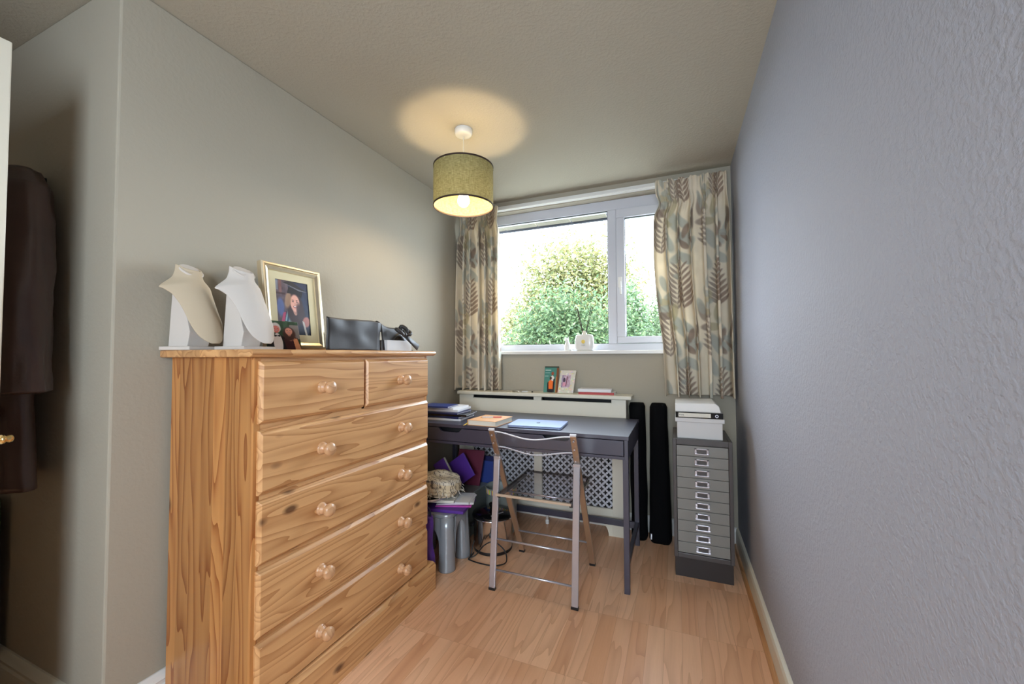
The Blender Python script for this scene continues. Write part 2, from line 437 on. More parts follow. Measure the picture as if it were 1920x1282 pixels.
def skirting_profile(h, t):       # (out, up)
    return [(0, 0), (t, 0), (t, h*.68), (t*.75, h*.72), (t*.75, h*.80), (t*.95, h*.84), (t*.6, h*.93), (t*.25, h), (0, h)]
pr = skirting_profile(.135, .022)
structure('baseboard_left', MB().prism([(XL+o, YA-.0, z) for o, z in pr], (0, YW-YA, 0)), 'white')
structure('baseboard_alcove', MB().prism([(XA, YA-o, z) for o, z in pr], (XL+.022-XA, 0, 0)), 'cream')
pr = [(0, 0), (.016, 0), (.016, .085), (.012, .100), (.004, .106), (0, .106)]
structure('baseboard_right', MB().prism([(XR-o, YE, z) for o, z in pr], (0, YW-YE, 0)), 'cream')
structure('baseboard_front', MB().prism([(XL, YW-o, z) for o, z in pr], (XR-XL, 0, 0)), 'white')
structure('trim_1', MB().prism([(XR-.016-o, YE, z) for o, z in ((0, 0), (.016, 0), (.014, .008), (.008, .014), (0, .016))], (0, YW-YE-.02, 0)), 'bead')

# front window: fixed light, mullion, opening sash
FY0, FY1 = 2.875, 2.935
win = thing('window_1', (-.65, FY0, WZ0), None, None); win['kind'] = 'structure'
mb = MB()
mb.box(WX0, WX1, FY0, FY1, WZ0, 1.236); mb.box(WX0, WX1, FY0, FY1, 2.183, WZ1)
mb.box(WX0, WX0+.05, FY0, FY1, 1.236, 2.183); mb.box(WX1-.05, WX1, FY0, FY1, 1.236, 2.183)
mb.box(-.443, -.385, FY0, FY1, 1.236, 2.183)
mb.build('window_frame', 'upvc', win, bevel=.003)
mb = MB(); sx0, sx1, sz0, sz1 = -.383, WX1-.052, 1.238, 2.181
mb.box(sx0, sx1, FY0-.012, FY1-.006, sz0, 1.283); mb.box(sx0, sx1, FY0-.012, FY1-.006, 2.118, sz1)
mb.box(sx0, -.326, FY0-.012, FY1-.006, 1.283, 2.118); mb.box(sx1-.045, sx1, FY0-.012, FY1-.006, 1.283, 2.118)
sash = mb.build('sash', 'upvc', win, bevel=.004)
g = MB(); g.box(-.372, -.345, FY0-.022, FY0-.012, 1.625, 1.70); g.bar((-.358, FY0-.030, 1.67), (-.352, FY0-.034, 1.575), .014, .011)
g.build('handle', 'white', sash, bevel=.003, local=False)
MB().box(-.40+.07, sx1-.04, FY0+.02, FY0+.024, 1.28, 2.12).build('sash_pane', 'glass', win)
MB().box(WX0+.045, -.44, FY0+.02, FY0+.024, 1.232, 2.187).build('fixed_pane', 'glass', win)
mb = MB()      # dark rubber gaskets round the panes
for a, b, c, d in ((WX0+.05, -.443, 1.236, 2.183), (-.326, sx1-.045, 1.283, 2.118)):
    t_ = .004; yy0, yy1 = FY0+.008, FY0+.019
    mb.box(a, b, yy0, yy1, c, c+t_); mb.box(a, b, yy0, yy1, d-t_, d); mb.box(a, a+t_, yy0, yy1, c, d); mb.box(b-t_, b, yy0, yy1, c, d)
mb.build('gasket', 'blackmetal', win)
structure('trim_2', MB().box(WX0-.03, WX1+.03, YW-.035, FY0+.002, WZ0-.022, WZ0+.004), 'white', bevel=.006)       # window board
# unseen window added behind the camera to light the room
win_added = thing('window_added', (.10, YB-.08, BZ0), None, None); win_added['kind'] = 'structure'
mb = MB(); a, b = YB-.11, YB-.05
mb.box(BX0, BX1, a, b, BZ0, BZ0+.05); mb.box(BX0, BX1, a, b, BZ1-.05, BZ1); mb.box(BX0, BX0+.05, a, b, BZ0+.05, BZ1-.05); mb.box(BX1-.05, BX1, a, b, BZ0+.05, BZ1-.05)
mb.build('window_frame', 'upvc', win_added)
MB().box(BX0+.045, BX1-.045, YB-.082, YB-.078, BZ0+.045, BZ1-.045).build('pane', 'glass', win_added)
# eaves outside
mb = MB()
for i in range(14): mb.box(-3.2+i*.30, -3.2+i*.30+.288, YW+.17, 3.30, 2.278, 2.290)
eaves = structure('trim_3', mb, 'soffit')
f = MB().box(-3.3, 1.2, 3.30, 3.325, 2.262, 2.46).build('fascia_board', 'fascia', eaves)
structure('ground', MB().box(-60, 60, 3.5, 70, -1.1, -1.0), 'ground')

# open door at the far left, standing parallel to the chest wall
door = thing('door_1', (-1.645, -.3, 0), None, None); door['kind'] = 'structure'
MB().box(-1.665, -1.625, -.33, .463, .006, 2.0).build('door_leaf', 'cream', door, bevel=.003)
hd = MB(); hd.lathe([(.024, 0), (.024, .006), (.012, .01), (.010, .05)], (-1.625, .405, .955), (1, 0, 0), 20)
hd.tube([(-1.578, .398, .955), (-1.572, .425, .955), (-1.572, .452, .955)], [.009, .008, .007], 12)
hd.lathe([(.007, 0), (.0115, .003), (.0115, .008), (.008, .011), (.0105, .016), (.0085, .022), (.003, .025)], (-1.572, .448, .955), (0, 1, 0), 16)
hd.build('handle', 'brass', door, smooth=True)

# ================================================================== CHEST OF DRAWERS
ch = thing('chest_of_drawers', (-1.35, 1.26, 0), 'tall varnished knotty pine chest of drawers with turned wooden knobs, against left wall', 'chest of drawers')
CX0, CX1, CY0, CY1 = -1.562, -1.160, .812, 1.700
mb = MB()
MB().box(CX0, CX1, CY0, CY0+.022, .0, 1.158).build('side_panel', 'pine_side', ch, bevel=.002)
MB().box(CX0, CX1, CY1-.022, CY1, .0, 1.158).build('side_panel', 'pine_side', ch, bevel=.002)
tp = MB()
prof = [(-1.580, 1.158), (-1.144, 1.158), (-1.134, 1.163), (-1.128, 1.169), (-1.130, 1.177), (-1.138, 1.182), (-1.580, 1.182)]
tp.prism([(x, .785, z) for x, z in prof], (0, 1.740-.785, 0)); tp.build('top', 'pine_top', ch, bevel=.005)
pl = MB(); pl.prism([(x, CY0-.012, z) for x, z in ((-1.18, 0), (-1.130, 0), (-1.130, .118), (-1.136, .128), (-1.146, .132), (-1.18, .132))], (0, 1.738-CY0+.012, 0))
pl.build('plinth', 'pine_plinth', ch)
rows = [(.958, 1.146), (.747, .938), (.541, .731), (.330, .526), (.134, .314)]
rl = MB(); rl.box(CX1-.02, CX1, CY0+.022, CY1-.022, 1.144, 1.158)
for (a, b), (c, d) in zip(rows[1:], rows): rl.box(CX1-.02, CX1, CY0+.022, CY1-.022, b-.004, c+.004)
rl.box(CX1-.02, CX1, 1.253, 1.266, .95, 1.146)
rl.build('front_rail', 'pine_rail', ch)
MB().box(CX0, CX0+.006, CY0+.022, CY1-.022, .02, 1.155).build('back_panel', 'pine_rail', ch)
fm = [pine('pine_drawer_%d' % i, 'Y', 'Z', 0, 11+i*3.7) for i in range(6)]
def drawer(y0, y1, z0, z1, mat, knobs):
    x0, x1 = CX1-.012, CX1+.018; b = .011
    m = MB(); bm = m.bm       # bevelled front: shallow chamfer all round
    A = [bm.verts.new(p) for p in ((x0, y0, z0), (x0, y1, z0), (x0, y1, z1), (x0, y0, z1))]
    B = [bm.verts.new(p) for p in ((x1-.011, y0, z0), (x1-.011, y1, z0), (x1-.011, y1, z1), (x1-.011, y0, z1))]
    Cc = [bm.verts.new(p) for p in ((x1, y0+b*.6, z0+b), (x1, y1-b*.6, z0+b), (x1, y1-b*.6, z1-b), (x1, y0+b*.6, z1-b))]
    bm.faces.new(A[::-1]); bm.faces.new(Cc)
    for i in range(4):
        k = (i+1) % 4; bm.faces.new((A[i], A[k], B[k], B[i])); bm.faces.new((B[i], B[k], Cc[k], Cc[i]))
    d = m.build('drawer', mat, ch, bevel=.0015)
    for ky, kz in knobs:
        k = MB(); k.lathe([(.0205, 0), (.0215, .003), (.0205, .007), (.0165, .009), (.0185, .0115), (.0165, .0145), (.0115, .018), (.0105, .022), (.015, .027), (.0205, .033), (.0225, .039), (.0215, .045), (.017, .050), (.009, .0535), (.001, .0545)], (x1-.001, ky, kz), (1, 0, 0), 28)
        k.build('knob', 'knob', d, smooth=True)
drawer(.824, 1.253, *rows[0], fm[0], [(1.045, 1.053)])
drawer(1.266, 1.690, *rows[0], fm[1], [(1.470, 1.053)])
for i in range(1, 5): drawer(.824, 1.690, *rows[i], fm[i+1], [(1.045, (rows[i][0]+rows[i][1])/2), (1.476, (rows[i][0]+rows[i][1])/2)])
ZT = 1.182   # top of the chest

# ------------------------------------------------------------------ necklace busts
def bust(loc, rz, mat, label, k=1.0):
    t = thing('necklace_bust', loc, label, 'necklace display bust', 'necklace display busts on the chest', rz)
    # local: +x faces forward, y sideways, z up
    rowsb = [  # half width, centre forward, drop-back at tips, z, tip drop
        (.034, .010, .050, .268, -.022), (.037, .012, .050, .252, -.016), (.047, .016, .052, .238, -.004), (.074, .020, .060, .230, .014), (.086, .024, .064, .222, .018), (.078, .032, .058, .204, .006), (.067, .044, .050, .182, 0),
        (.060, .058, .042, .152, 0), (.057, .070, .036, .122, 0), (.056, .080, .030, .094, 0), (.051, .087, .024, .068, 0), (.041, .092, .018, .045, 0), (.027, .095, .009, .029, 0), (.010, .096, .003, .021, 0)]
    def pt(s, v):
        f = v*(len(rowsb)-1); i = min(int(f), len(rowsb)-2); r = f-i
        a = [p+(q-p)*r for p, q in zip(rowsb[i], rowsb[i+1])]
        u = s*2-1; hw, fx, db, z, tz = a
        neck = max(0, 1-v*5)
        y = hw*math.sin(u*math.pi/2)*(neck)+hw*u*(1-neck)
        x = fx-db*(1-math.cos(u*math.pi/2)) if neck > .3 else fx-db*abs(u)**1.8
        return (x, y, z-tz*(abs(u)**2)*1.0)
    m = MB(); m.grid(pt, 25, 49)
    m.build('bust', mat, t, smooth=True, solid=.006, local=True, sub=1)
    # oval of the cut neck, tilted forward
    c = MB(); n = 28
    c.prism([(-.014+.030*math.cos(a)*.9, .037*math.sin(a), .272-.022*math.cos(a)) for a in (2*math.pi*i/n for i in range(n))], (-.004, 0, -.006))
    c.build('neck_cap', 'velvet_shaded2', t, local=True, bevel=.002)
    nb = MB(); nb.lathe([(.031, 0), (.034, -.018), (.040, -.032)], (-.016, 0, .268), (0.3, 0, 1), 24); nb.build('neck', mat, t, smooth=True, local=True)
    s = MB(); s.prism([(-.062, -.036, .012), (.020, -.036, .012), (.030, -.036, .060), (.008, -.036, .140), (-.022, -.036, .212), (-.048, -.036, .212)], (0, .072, 0))
    s.build('backing_stand', 'velvet_shaded2', t, local=True, bevel=.002)
    b = MB(); b.box(-.066, .064, -.062, .062, 0, .012); b.build('base', 'velvet_shaded2', t, local=True, bevel=.002)
    t.scale = (k, k, k)
    return t
bust((-1.510, .846, ZT), .14, 'velvet_shaded', 'linen necklace bust with shade painted in as beige, the left one of the two on the pine chest', 1.0)
bust((-1.378, .936, ZT), .10, 'velvet_shaded2', 'pale linen necklace bust overlapping the gilt picture frame on the pine chest', 1.0)

# ------------------------------------------------------------------ framed graduation photograph
def picture_person(cv, cx, cy_, r, skin, hair, long=True):
    if long:
        cv.ell(cx, cy_+r*.75, r*1.45, r*1.75, hair, 0, 1, .25)
    cv.ell(cx, cy_-.1*r, r*1.12, r*1.0, hair, 0, 1, .2)
    cv.ell(cx, cy_+.75*r, r*.42, r*.6, tuple(.8*s for s in skin))
    cv.ell(cx, cy_+.05*r, r*.82, r*.92, skin, 0, 1, .2)
    for sx in (-.34, .34):
        cv.ell(cx+sx*r, cy_-.12*r, r*.15, r*.06, (50, 35, 30), 0, .9); cv.ell(cx+sx*r, cy_-.28*r, r*.2, r*.04, hair, 0, .7)
    cv.ell(cx, cy_+.12*r, r*.09, r*.14, tuple(.86*s for s in skin), 0, .8)
    cv.ell(cx, cy_+.42*r, r*.36, r*.13, (150, 60, 60)); cv.ell(cx, cy_+.40*r, r*.27, r*.06, (240, 230, 225))
fr = thing('framed_portrait', (-1.48, 1.20, ZT), 'large champagne gilt picture frame with a graduation portrait, leaning on the wall', 'picture frame')
# frame plane: bottom front edge at X=-1.415, leaning back to the wall
FW, FH = .278, .352
fo = Vector((-1.460, 1.070, ZT+.006)); lean = Vector((-.045, 0, FH)).normalized(); side = Vector((.0, 1, 0)); nrm = side.cross(lean).normalized()
def fp(u, v, d=0): return fo+side*u+lean*v+nrm*d
prof = [(0, -.018), (0, .004), (.004, .010), (.010, .010), (.013, .005), (.017, .007), (.028, .002), (.030, -.004), (.030, -.018)]
def frame_mesh():
    m = MB(); bm = m.bm; rings = []
    for o, d in prof:
        rings.append([bm.verts.new(fp(u, v, d)) for u, v in ((o, o), (FW-o, o), (FW-o, FH-o), (o, FH-o))])
    n = len(rings)
    for i in range(n):
        a, b = rings[i], rings[(i+1) % n]
        for k in range(4): bm.faces.new((a[k], a[(k+1) % 4], b[(k+1) % 4], b[k]))
    return m
frame_mesh().build('frame', 'gold', fr)
mm = MB(); o1, o2 = .028, .062
bmv = [[mm.bm.verts.new(fp(u, v, -.005)) for u, v in ((o, o), (FW-o, o), (FW-o, FH-o), (o, FH-o))] for o in (o1, o2)]
for k in range(4): mm.bm.faces.new((bmv[0][k], bmv[0][(k+1) % 4], bmv[1][(k+1) % 4], bmv[1][k]))
M['mount'] = plain('cream_mount', S(206, 196, 160), .7)
mm.build('mount', 'mount', fr, solid=.002)
cv = Canvas(120, 180, (38, 44, 66))
cv.rect(0, 0, .38, .8, (92, 78, 88)).rect(.12, 0, .2, .24, (120, 84, 84)).rect(0, .24, .3, .27, (70, 48, 52)).rect(.02, 0, .10, .2, (120, 124, 140)).noise(9, 3, 18)
cv.ell(.14, .5, .1, .16, (90, 110, 170), 0, .8, .4).ell(.9, .2, .3, .3, (34, 44, 76), 0, .7, .6)
cv.poly([(.18, 1), (.26, .58), (.45, .52), (.8, .62), (1, 1)], (26, 30, 52)); cv.poly([(.24, .74), (.34, .50), (.52, .52), (.46, .76)], (140, 170, 180)); cv.poly([(.28, .74), (.36, .53), (.40, .54), (.33, .76)], (40, 80, 110))
cv.poly([(.12, .8), (.2, .6), (.28, .58), (.22, .76)], (178, 72, 110))
picture_person(cv, .56, .40, .17, (226, 168, 150), (58, 38, 40))
cv.ell(.36, .36, .09, .15, (176, 140, 110), .2, .8, .4)
cv.ell(.72, .60, .12, .2, (62, 44, 48), -.2, .9, .4)
cv.poly([(.34, .24), (.40, .12), (.82, .18), (.76, .30), (.60, .24)], (18, 16, 24)); cv.poly([(.22, .05), (.46, .01), (.95, .17), (.70, .16)], (30, 28, 38)); cv.poly([(.22, .05), (.70, .145), (.95, .17), (.70, .17)], (110, 110, 120))
cv.ell(.86, .74, .11, .1, (186, 120, 110), .3, .9, .3); cv.poly([(.74, .72), (.80, .74), (.88, 1), (.82, 1)], (190, 186, 180))
oo = o2-.003
paint_object('photograph', lambda U, V: np.array(fp(0, 0, -.007))+np.array(side)*(oo+U*(FW-2*oo))[..., None]+np.array(lean)*(FH-oo-V*(FH-2*oo))[..., None], cv.im, 'photo', fr)
m = MB(); m.prism([fp(.004, .004, -.018), fp(FW-.004, .004, -.018), fp(FW-.004, FH-.004, -.018), fp(.004, FH-.004, -.018)], nrm*.008); m.build('backing_board', 'blackmetal', fr)

# loose print of a couple, leaning on the frame
cv = Canvas(110, 90, (40, 70, 44)); cv.noise(14, 5, 14); cv.rect(.72, .12, 1, .6, (150, 130, 130), .8)
cv.poly([(0, 1), (.06, .55), (.3, .42), (.55, .55), (.6, 1)], (16, 14, 20)); cv.poly([(.56, 1), (.5, .62), (.66, .5), (.92, .56), (1, 1)], (60, 30, 34))
cv.poly([(.82, 1), (.78, .62), (.9, .58), (1.0, 1)], (206, 136, 96)); cv.poly([(.58, .6), (.66, .5), (.8, .5), (.85, .6), (.7, .68)], (214, 140, 110))
picture_person(cv, .68, .34, .13, (222, 150, 130), (70, 44, 40))
cv.ell(.32, .24, .135, .17, (214, 206, 204), 0, 1, .2); picture_person(cv, .32, .28, .12, (216, 120, 110), (206, 196, 192), False)
cv.ell(.33, .76, .13, .34, (228, 220, 220), 0, 1, .1); cv.poly([(.25, .47), (.33, .50), (.41, .47), (.41, .55), (.33, .52), (.25, .55)], (14, 12, 18))
pp = thing('photo_print', (-1.415, 1.09, ZT), 'small loose colour photo of a laughing couple propped against the gilt frame', 'photo')
px0 = np.array((-1.405, 1.035, ZT+.0005)); pu = np.array((.006, .142, 0)); pv = np.array((-.028, 0, .115))
paint_object('picture', lambda U, V: px0+U[..., None]*pu+(1-V)[..., None]*pv, cv.im, 'photo', pp, solid=.0012)

# black wrapped box with bow
wb = thing('wrapped_box', (-1.30, 1.42, ZT), 'long box wrapped in black satin with a black bow on its right end', 'gift box')
def crumple(bm, amp, sc, seed):
    for v in bm.verts:
        n = mnoise.noise_vector(v.co*sc+Vector((seed, seed*2, 0))); v.co += n*amp
m = MB()
def soft_box(m, x0, x1, y0, y1, z0, z1, n=14, amp=.004, sc=18, seed=1, bulge=.0, top=0):
    bm = m.bm; before = set(bm.verts)
    bmesh.ops.create_cube(bm, size=1, matrix=Matrix.Translation(((x0+x1)/2, (y0+y1)/2, (z0+z1)/2)) @ Matrix.Diagonal((x1-x0, y1-y0, z1-z0, 1)))
    new = [v for v in bm.verts if v not in before]
    es = [e for e in bm.edges if e.verts[0] in new]
    bmesh.ops.subdivide_edges(bm, edges=es, cuts=n, use_grid_fill=True)
    for v in [v for v in bm.verts if v not in before]:
        f = (v.co.z-z0)/(z1-z0)
        nn = mnoise.noise_vector(v.co*sc+Vector((seed, seed*2.3, seed*.7)))*amp*(.25+.75*min(1, f*2))
        nn.z *= (1 if f > .02 else 0)
        v.co += nn
        if v.co.z < z0: v.co.z = z0
soft_box(m, -1.365, -1.235, 1.145, 1.445, ZT, ZT+.128, 14, .008, 14, 3)
for v_ in m.bm.verts: v_.co.y += (-1.235-v_.co.x)*(1.0-.75*min(1, max(0, (v_.co.y-1.145)/.30)))
m.build('wrapping', 'wrap', wb, smooth=True)
MB().box(-1.385, -1.222, 1.478, 1.66, ZT, ZT+.05).build('white_box', 'box', wb, bevel=.002)['label'] = 'white box end showing under the wrap'
m = MB()      # draped cloth end, pulled over the white box with hanging corners
def drape(u, v):
    y = 1.465+u*.225; x = -1.395+v*.20
    z = ZT+.122-.022*u+.010*math.sin(7*u+3*v)+.006*math.sin(23*v+9*u)
    if v > .72: z -= (v-.72)/.28*(.045+.07*abs(math.sin(u*math.pi*1.0+1.57))**2); x = -1.395+.72*.20+(v-.72)*.055
    if u > .85: z -= (u-.85)*.45
    return (x, y, max(z, ZT+.004))
m.grid(drape, 26, 26); m.build('draped_cloth', 'wrap', wb, smooth=True, solid=.003)
m = MB()
for s, a in ((1, .5), (-1, 2.6), (1, 1.5)):
    pts = []
    for i in range(13):
        tt = i/12*2*math.pi; rr = .048*math.sin(tt/2)
        pts.append((-1.208+.012*math.sin(tt), 1.578+rr*math.cos(a)+.012*math.sin(tt)*math.sin(a), ZT+.078+rr*math.sin(a)*.75-.010*math.sin(tt)))
    m.tube(pts, [.004+.006*math.sin(i/12*math.pi) for i in range(13)], 6)
m.lathe([(.004, -.012), (.011, -.006), (.012, .004), (.005, .012)], (-1.203, 1.578, ZT+.078), (1, 0, 0), 12)
m.prism([(-1.205, 1.57, ZT+.07), (-1.205, 1.60, ZT+.075), (-1.200, 1.690, ZT+.03), (-1.200, 1.672, ZT+.004)], (.004, 0, 0))
m.build('bow', 'wrap', wb, smooth=True)

# ================================================================== PENDANT LAMP
LX, LY = -1.012, 1.812
lamp = thing('pendant_lamp', (LX, LY, ZC), 'green linen drum pendant lamp with dark brown trim, lit, hanging from ceiling', 'ceiling lamp')
MB().lathe([(.046, 0), (.046, -.020), (.042, -.030), (.030, -.034), (.006, -.036)], (LX, LY, ZC), seg=36).build('ceiling_rose', 'white', lamp, smooth=True, bevel=.002)
MB().tube([(LX, LY, ZC-.03), (LX, LY, 2.06)], .003, 8).build('cord', 'cream', lamp)
t = NT('linen_shade'); v = t.coord((60, 60, 260)); v2 = t.coord((260, 260, 40))
wv = t.math('ADD', t.math('MULTIPLY', t.noise(v, 1, 2), .6), t.math('MULTIPLY', t.noise(v2, 1, 2), .4))
c = t.ramp(wv, [(.3, S(112, 106, 68)), (.7, S(156, 150, 108))])
t.set(c, .85, 0, .1); tr = t.n('ShaderNodeBsdfTranslucent'); t.l(c, tr.inputs[0]); mx = t.n('ShaderNodeMixShader'); mx.inputs[0].default_value = .06
t.l(t.b.outputs[0], mx.inputs[1]); t.l(tr.outputs[0], mx.inputs[2]); t.l(mx.outputs[0], t.out.inputs[0]); M['shade'] = t.m
M['shade_in'] = plain('cream_lining', (.80, .72, .55, 1), .7)
SR, SZ0, SZ1 = .154, 1.932, 2.134
sh = MB().lathe([(SR, SZ0), (SR, SZ1)], (LX, LY, 0), seg=64, cap0=False, cap1=False).build('shade', 'shade', lamp, smooth=True)
M['trim_brown'] = plain('brown_binding', S(48, 30, 22), .7)
for z in (SZ0, SZ1):
    m = MB(); m.lathe([(SR-.002, z-.004), (SR+.0016, z-.004), (SR+.0016, z+.004), (SR-.002, z+.004), (SR-.002, z-.004)], (LX, LY, 0), seg=64, cap0=False, cap1=False); m.build('trim', 'trim_brown', sh)
m = MB()
for k in range(3):
    a = k*2*math.pi/3+.4; m.tube([(LX+.02*math.cos(a), LY+.02*math.sin(a), 2.055), (LX+SR*math.cos(a), LY+SR*math.sin(a), 2.128)], .0018, 6)
m.lathe([(.022, 2.05), (.022, 2.06)], (LX, LY, 0), seg=20); m.build('spider_ring', 'white', sh)
MB().lathe([(.008, 2.09), (.018, 2.08), (.018, 2.02), (.014, 2.012)], (LX, LY, 0), seg=20).build('lamp_holder', 'white', lamp, smooth=True)
MB().lathe([(.013, 2.012), (.015, 2.0), (.026, 1.982), (.0305, 1.965), (.030, 1.953), (.022, 1.938), (.010, 1.930), (.001, 1.928)], (LX, LY, 0), seg=28).build('bulb', emit_mat('bulb_glow', (1, .76, .46, 1), 52), lamp, smooth=True)

# ================================================================== CURTAINS AND RAIL
rail = thing('curtain_rail', (-.62, 2.79, 2.25), 'white wooden curtain rail above the window', 'curtain rail')
MB().box(-1.56, .30, 2.785, YW, 2.262, 2.296).build('rail_board', 'white', rail, bevel=.002)
MB().box(-1.56, .30, 2.768, 2.785, 2.262, 2.276).build('track', 'white', rail, bevel=.003)
def fern(cv, cx, cy_, h, lean, col, n=8, a=.85):
    """fern frond, units: width fraction; h in the same units as width"""
    k = 1/cv.asp
    for i in range(n+1):
        f = i/n; x = cx+lean*h*f*f; y = cy_-h*f*k
        if i == n: cv.ell(x, y-.02*k, .007, .022*k, col, 0, a, .3); break
        L = .052*(1-.55*f)+.01
        for sd in (-1, 1):
            ang = -(.55+.25*f)
            cv.ell(x+sd*L*.8, y-L*.55*k, L, L*.26*k, col, sd*ang, a, .3)
    cv.poly([(cx-.003, cy_), (cx+.003, cy_), (cx+lean*h+.002, cy_-h*k), (cx+lean*h-.002, cy_-h*k)], col, a)
def sprig(cv, cx, cy_, s, ang, col, a=.75):
    k = 1/cv.asp
    for i in range(5):
        f = i/4; x = cx+math.cos(ang)*s*f; y = cy_-math.sin(ang)*s*f*k
        sd = -1 if i % 2 else 1
        b = ang+sd*.9; L = s*.30
        cv.ell(x+math.cos(b)*L, y-math.sin(b)*L*k, L, L*.42*k, col, -b, a, .3)
def cloth_image(nx, ny, seed, wm, hm):
    cv = Canvas(nx, ny, (236, 226, 206), asp=hm/wm); cv.noise(3, seed, 30)
    rng = random.Random(seed); k = 1/cv.asp
    rep = .64/wm
    TA, TE, OL, BR = (160, 145, 132), (186, 188, 178), (194, 184, 152), (152, 130, 114)
    nrep = int(wm/.64)+2
    for r in range(-1, int(hm/.66)+2):
        y0 = (r*.66)/hm
        for q in range(-1, nrep):
            x0 = (q+.5*(r % 2)*0)*rep+rng.uniform(-.01, .01)
            u = 1/wm
            def P(dx, dy): return x0+dx*u, y0+dy/hm
            def F_(dx, dy, h, l, c, n=8):
                x, y = P(dx, dy)
                kk = u
                for i in range(n+1):
                    f = i/n; xx = x+l*h*f*f*kk; yy = y-h*f/hm
                    L = (.056*(1-.55*f)+.012)*kk
                    if i == n: cv.ell(xx, yy-.02/hm, .008*kk, .026/hm, c, 0, .85, .3); break
                    for sd in (-1, 1):
                        cv.ell(xx+sd*L*.75, yy-L*.62*k, L*.92, L*.17*k, c, -sd*(.62+.2*f), .8, .3)
                cv.poly([(x-.003*kk, y), (x+.003*kk, y), (x+l*h*kk+.001, y-h/hm), (x+l*h*kk-.001, y-h/hm)], c, .85)
            def S_(dx, dy, s, a, c): x, y = P(dx, dy); sprig(cv, x, y, s*u, a, c)
            F_(.10, .46, .30, .10, TA, 9); F_(.42, .16, .28, -.10, BR, 8); F_(.30, .82, .28, .12, TA, 9)
            S_(.24, .58, .26, 1.2, TE); S_(.28, .28, .20, 2.2, OL); S_(.52, .54, .24, 1.75, TE); S_(.58, .32, .20, .9, TA); S_(.02, .20, .18, 1.0, TE); S_(.36, .40, .16, .3, BR)
            for ddx, ddy in ((.20, .12), (.50, .36), (.33, .62)):
                x, y = P(ddx, ddy); cv.ell(x, y, .045*u, .02/hm, TE, rng.uniform(-.6, .6), .7, .3)
    return np.clip(cv.im, 0, 255)
def curtain(label, xl, xr, yc, zt, zb, folds, seed, wm, phase):
    t = thing('curtain', ((xl(.5)+xr(.5))/2, yc, zb), label, 'curtain', 'curtains at the window')
    hm = zt-zb
    rng = np.random.default_rng(seed); ph = rng.uniform(-.7, .7, folds+3); am = rng.uniform(.7, 1.15, folds+3)
    def fn0(U, V):
        fi = np.clip(U, 0, 1)*folds; i0 = np.floor(fi).astype(int); r = fi-i0; rs = r*r*(3-2*r)
        p = ph[i0]*(1-rs)+ph[i0+1]*rs; A = am[i0]*(1-rs)+am[i0+1]*rs
        th = 2*math.pi*fi+p+phase+.5*np.sin(V*3.1+U*5)
        ztop = .058      # header tape height in V
        h = np.clip(V/ztop, 0, 1)
        loose = np.clip((V-ztop)/.14, 0, 1); loose = loose*loose*(3-2*loose)
        amp = (.012+.006*(1-h)) + .034*loose
        wave = np.tanh(1.7*np.sin(th)+.3*np.sin(2*th+1.1))
        # header: pinched pleats, finer frill
        wave = wave*(.45+.55*loose)+(1-loose)*.45*np.sin(3*th+.6)
        XL_ = xl(V); XR_ = xr(V)
        x = XL_+(XR_-XL_)*(U+(.62*loose+.35)*.16/folds*2*np.cos(th)*A*np.sin(np.pi*np.clip(U*1.0, 0, 1))**.25)
        pinch = np.exp(-((V-ztop)/.018)**2)
        y = yc-amp*A*wave*(1-.55*pinch)+.006*pinch+.004*np.sin(9*V+7*U)
        z = zt-V*(zt-zb)-.010*np.sin(th*1.0+.4)*A*(V < .01)+.006*np.sin(U*40)*(1-h)
        z = z - .012*np.maximum(0, np.sin(th))*(V > .985)
        return np.stack([x, y, z], -1)
    # the print runs evenly along the cloth, not along the rail: arc length of the folds at mid height
    T = np.linspace(0, 1, 1500); Q = fn0(T, np.full_like(T, .5)); sl = np.concatenate([[0], np.cumsum(np.linalg.norm(np.diff(Q, axis=0), axis=1))])
    wm = sl[-1]; sl = sl/wm; nx, ny = int(wm/.0042), int(hm/.0042)
    im = cloth_image(nx, ny, seed, wm, hm)
    paint_object('cloth', lambda U, V: fn0(np.interp(U, sl, T), V), im, 'cloth', t, solid=.0022)
    # sewn header tape behind the gathers
    MB().box(float(xl(.05))+.01, float(xr(.05))-.01, yc+.030, yc+.033, zt-.085, zt-.035).build('header_tape', 'white', t)
    return t
lerp = lambda a, b, v: a+(b-a)*v
curtain('cream leaf-print curtain left of the window, behind the lamp', lambda V: lerp(-1.548, -1.574, np.asarray(V)), lambda V: -1.222+.018*np.asarray(V)-.014*np.exp(-((np.asarray(V)-.07)/.05)**2)+.0*np.asarray(V), 2.712, 2.272, .908, 6, 4, .92, .4)
def rx(V):
    V = np.asarray(V, float); return -.112+.045*V-.028*np.sin(np.pi*np.clip((V-.02)/.75, 0, 1))+.025*np.exp(-((V-.11)/.04)**2)
curtain('cream leaf-print curtain right of the window, above the grey cabinet', rx, lambda V: lerp(.296, .312, np.asarray(V)), 2.710, 2.268, .908, 6, 9, 1.02, 1.2)

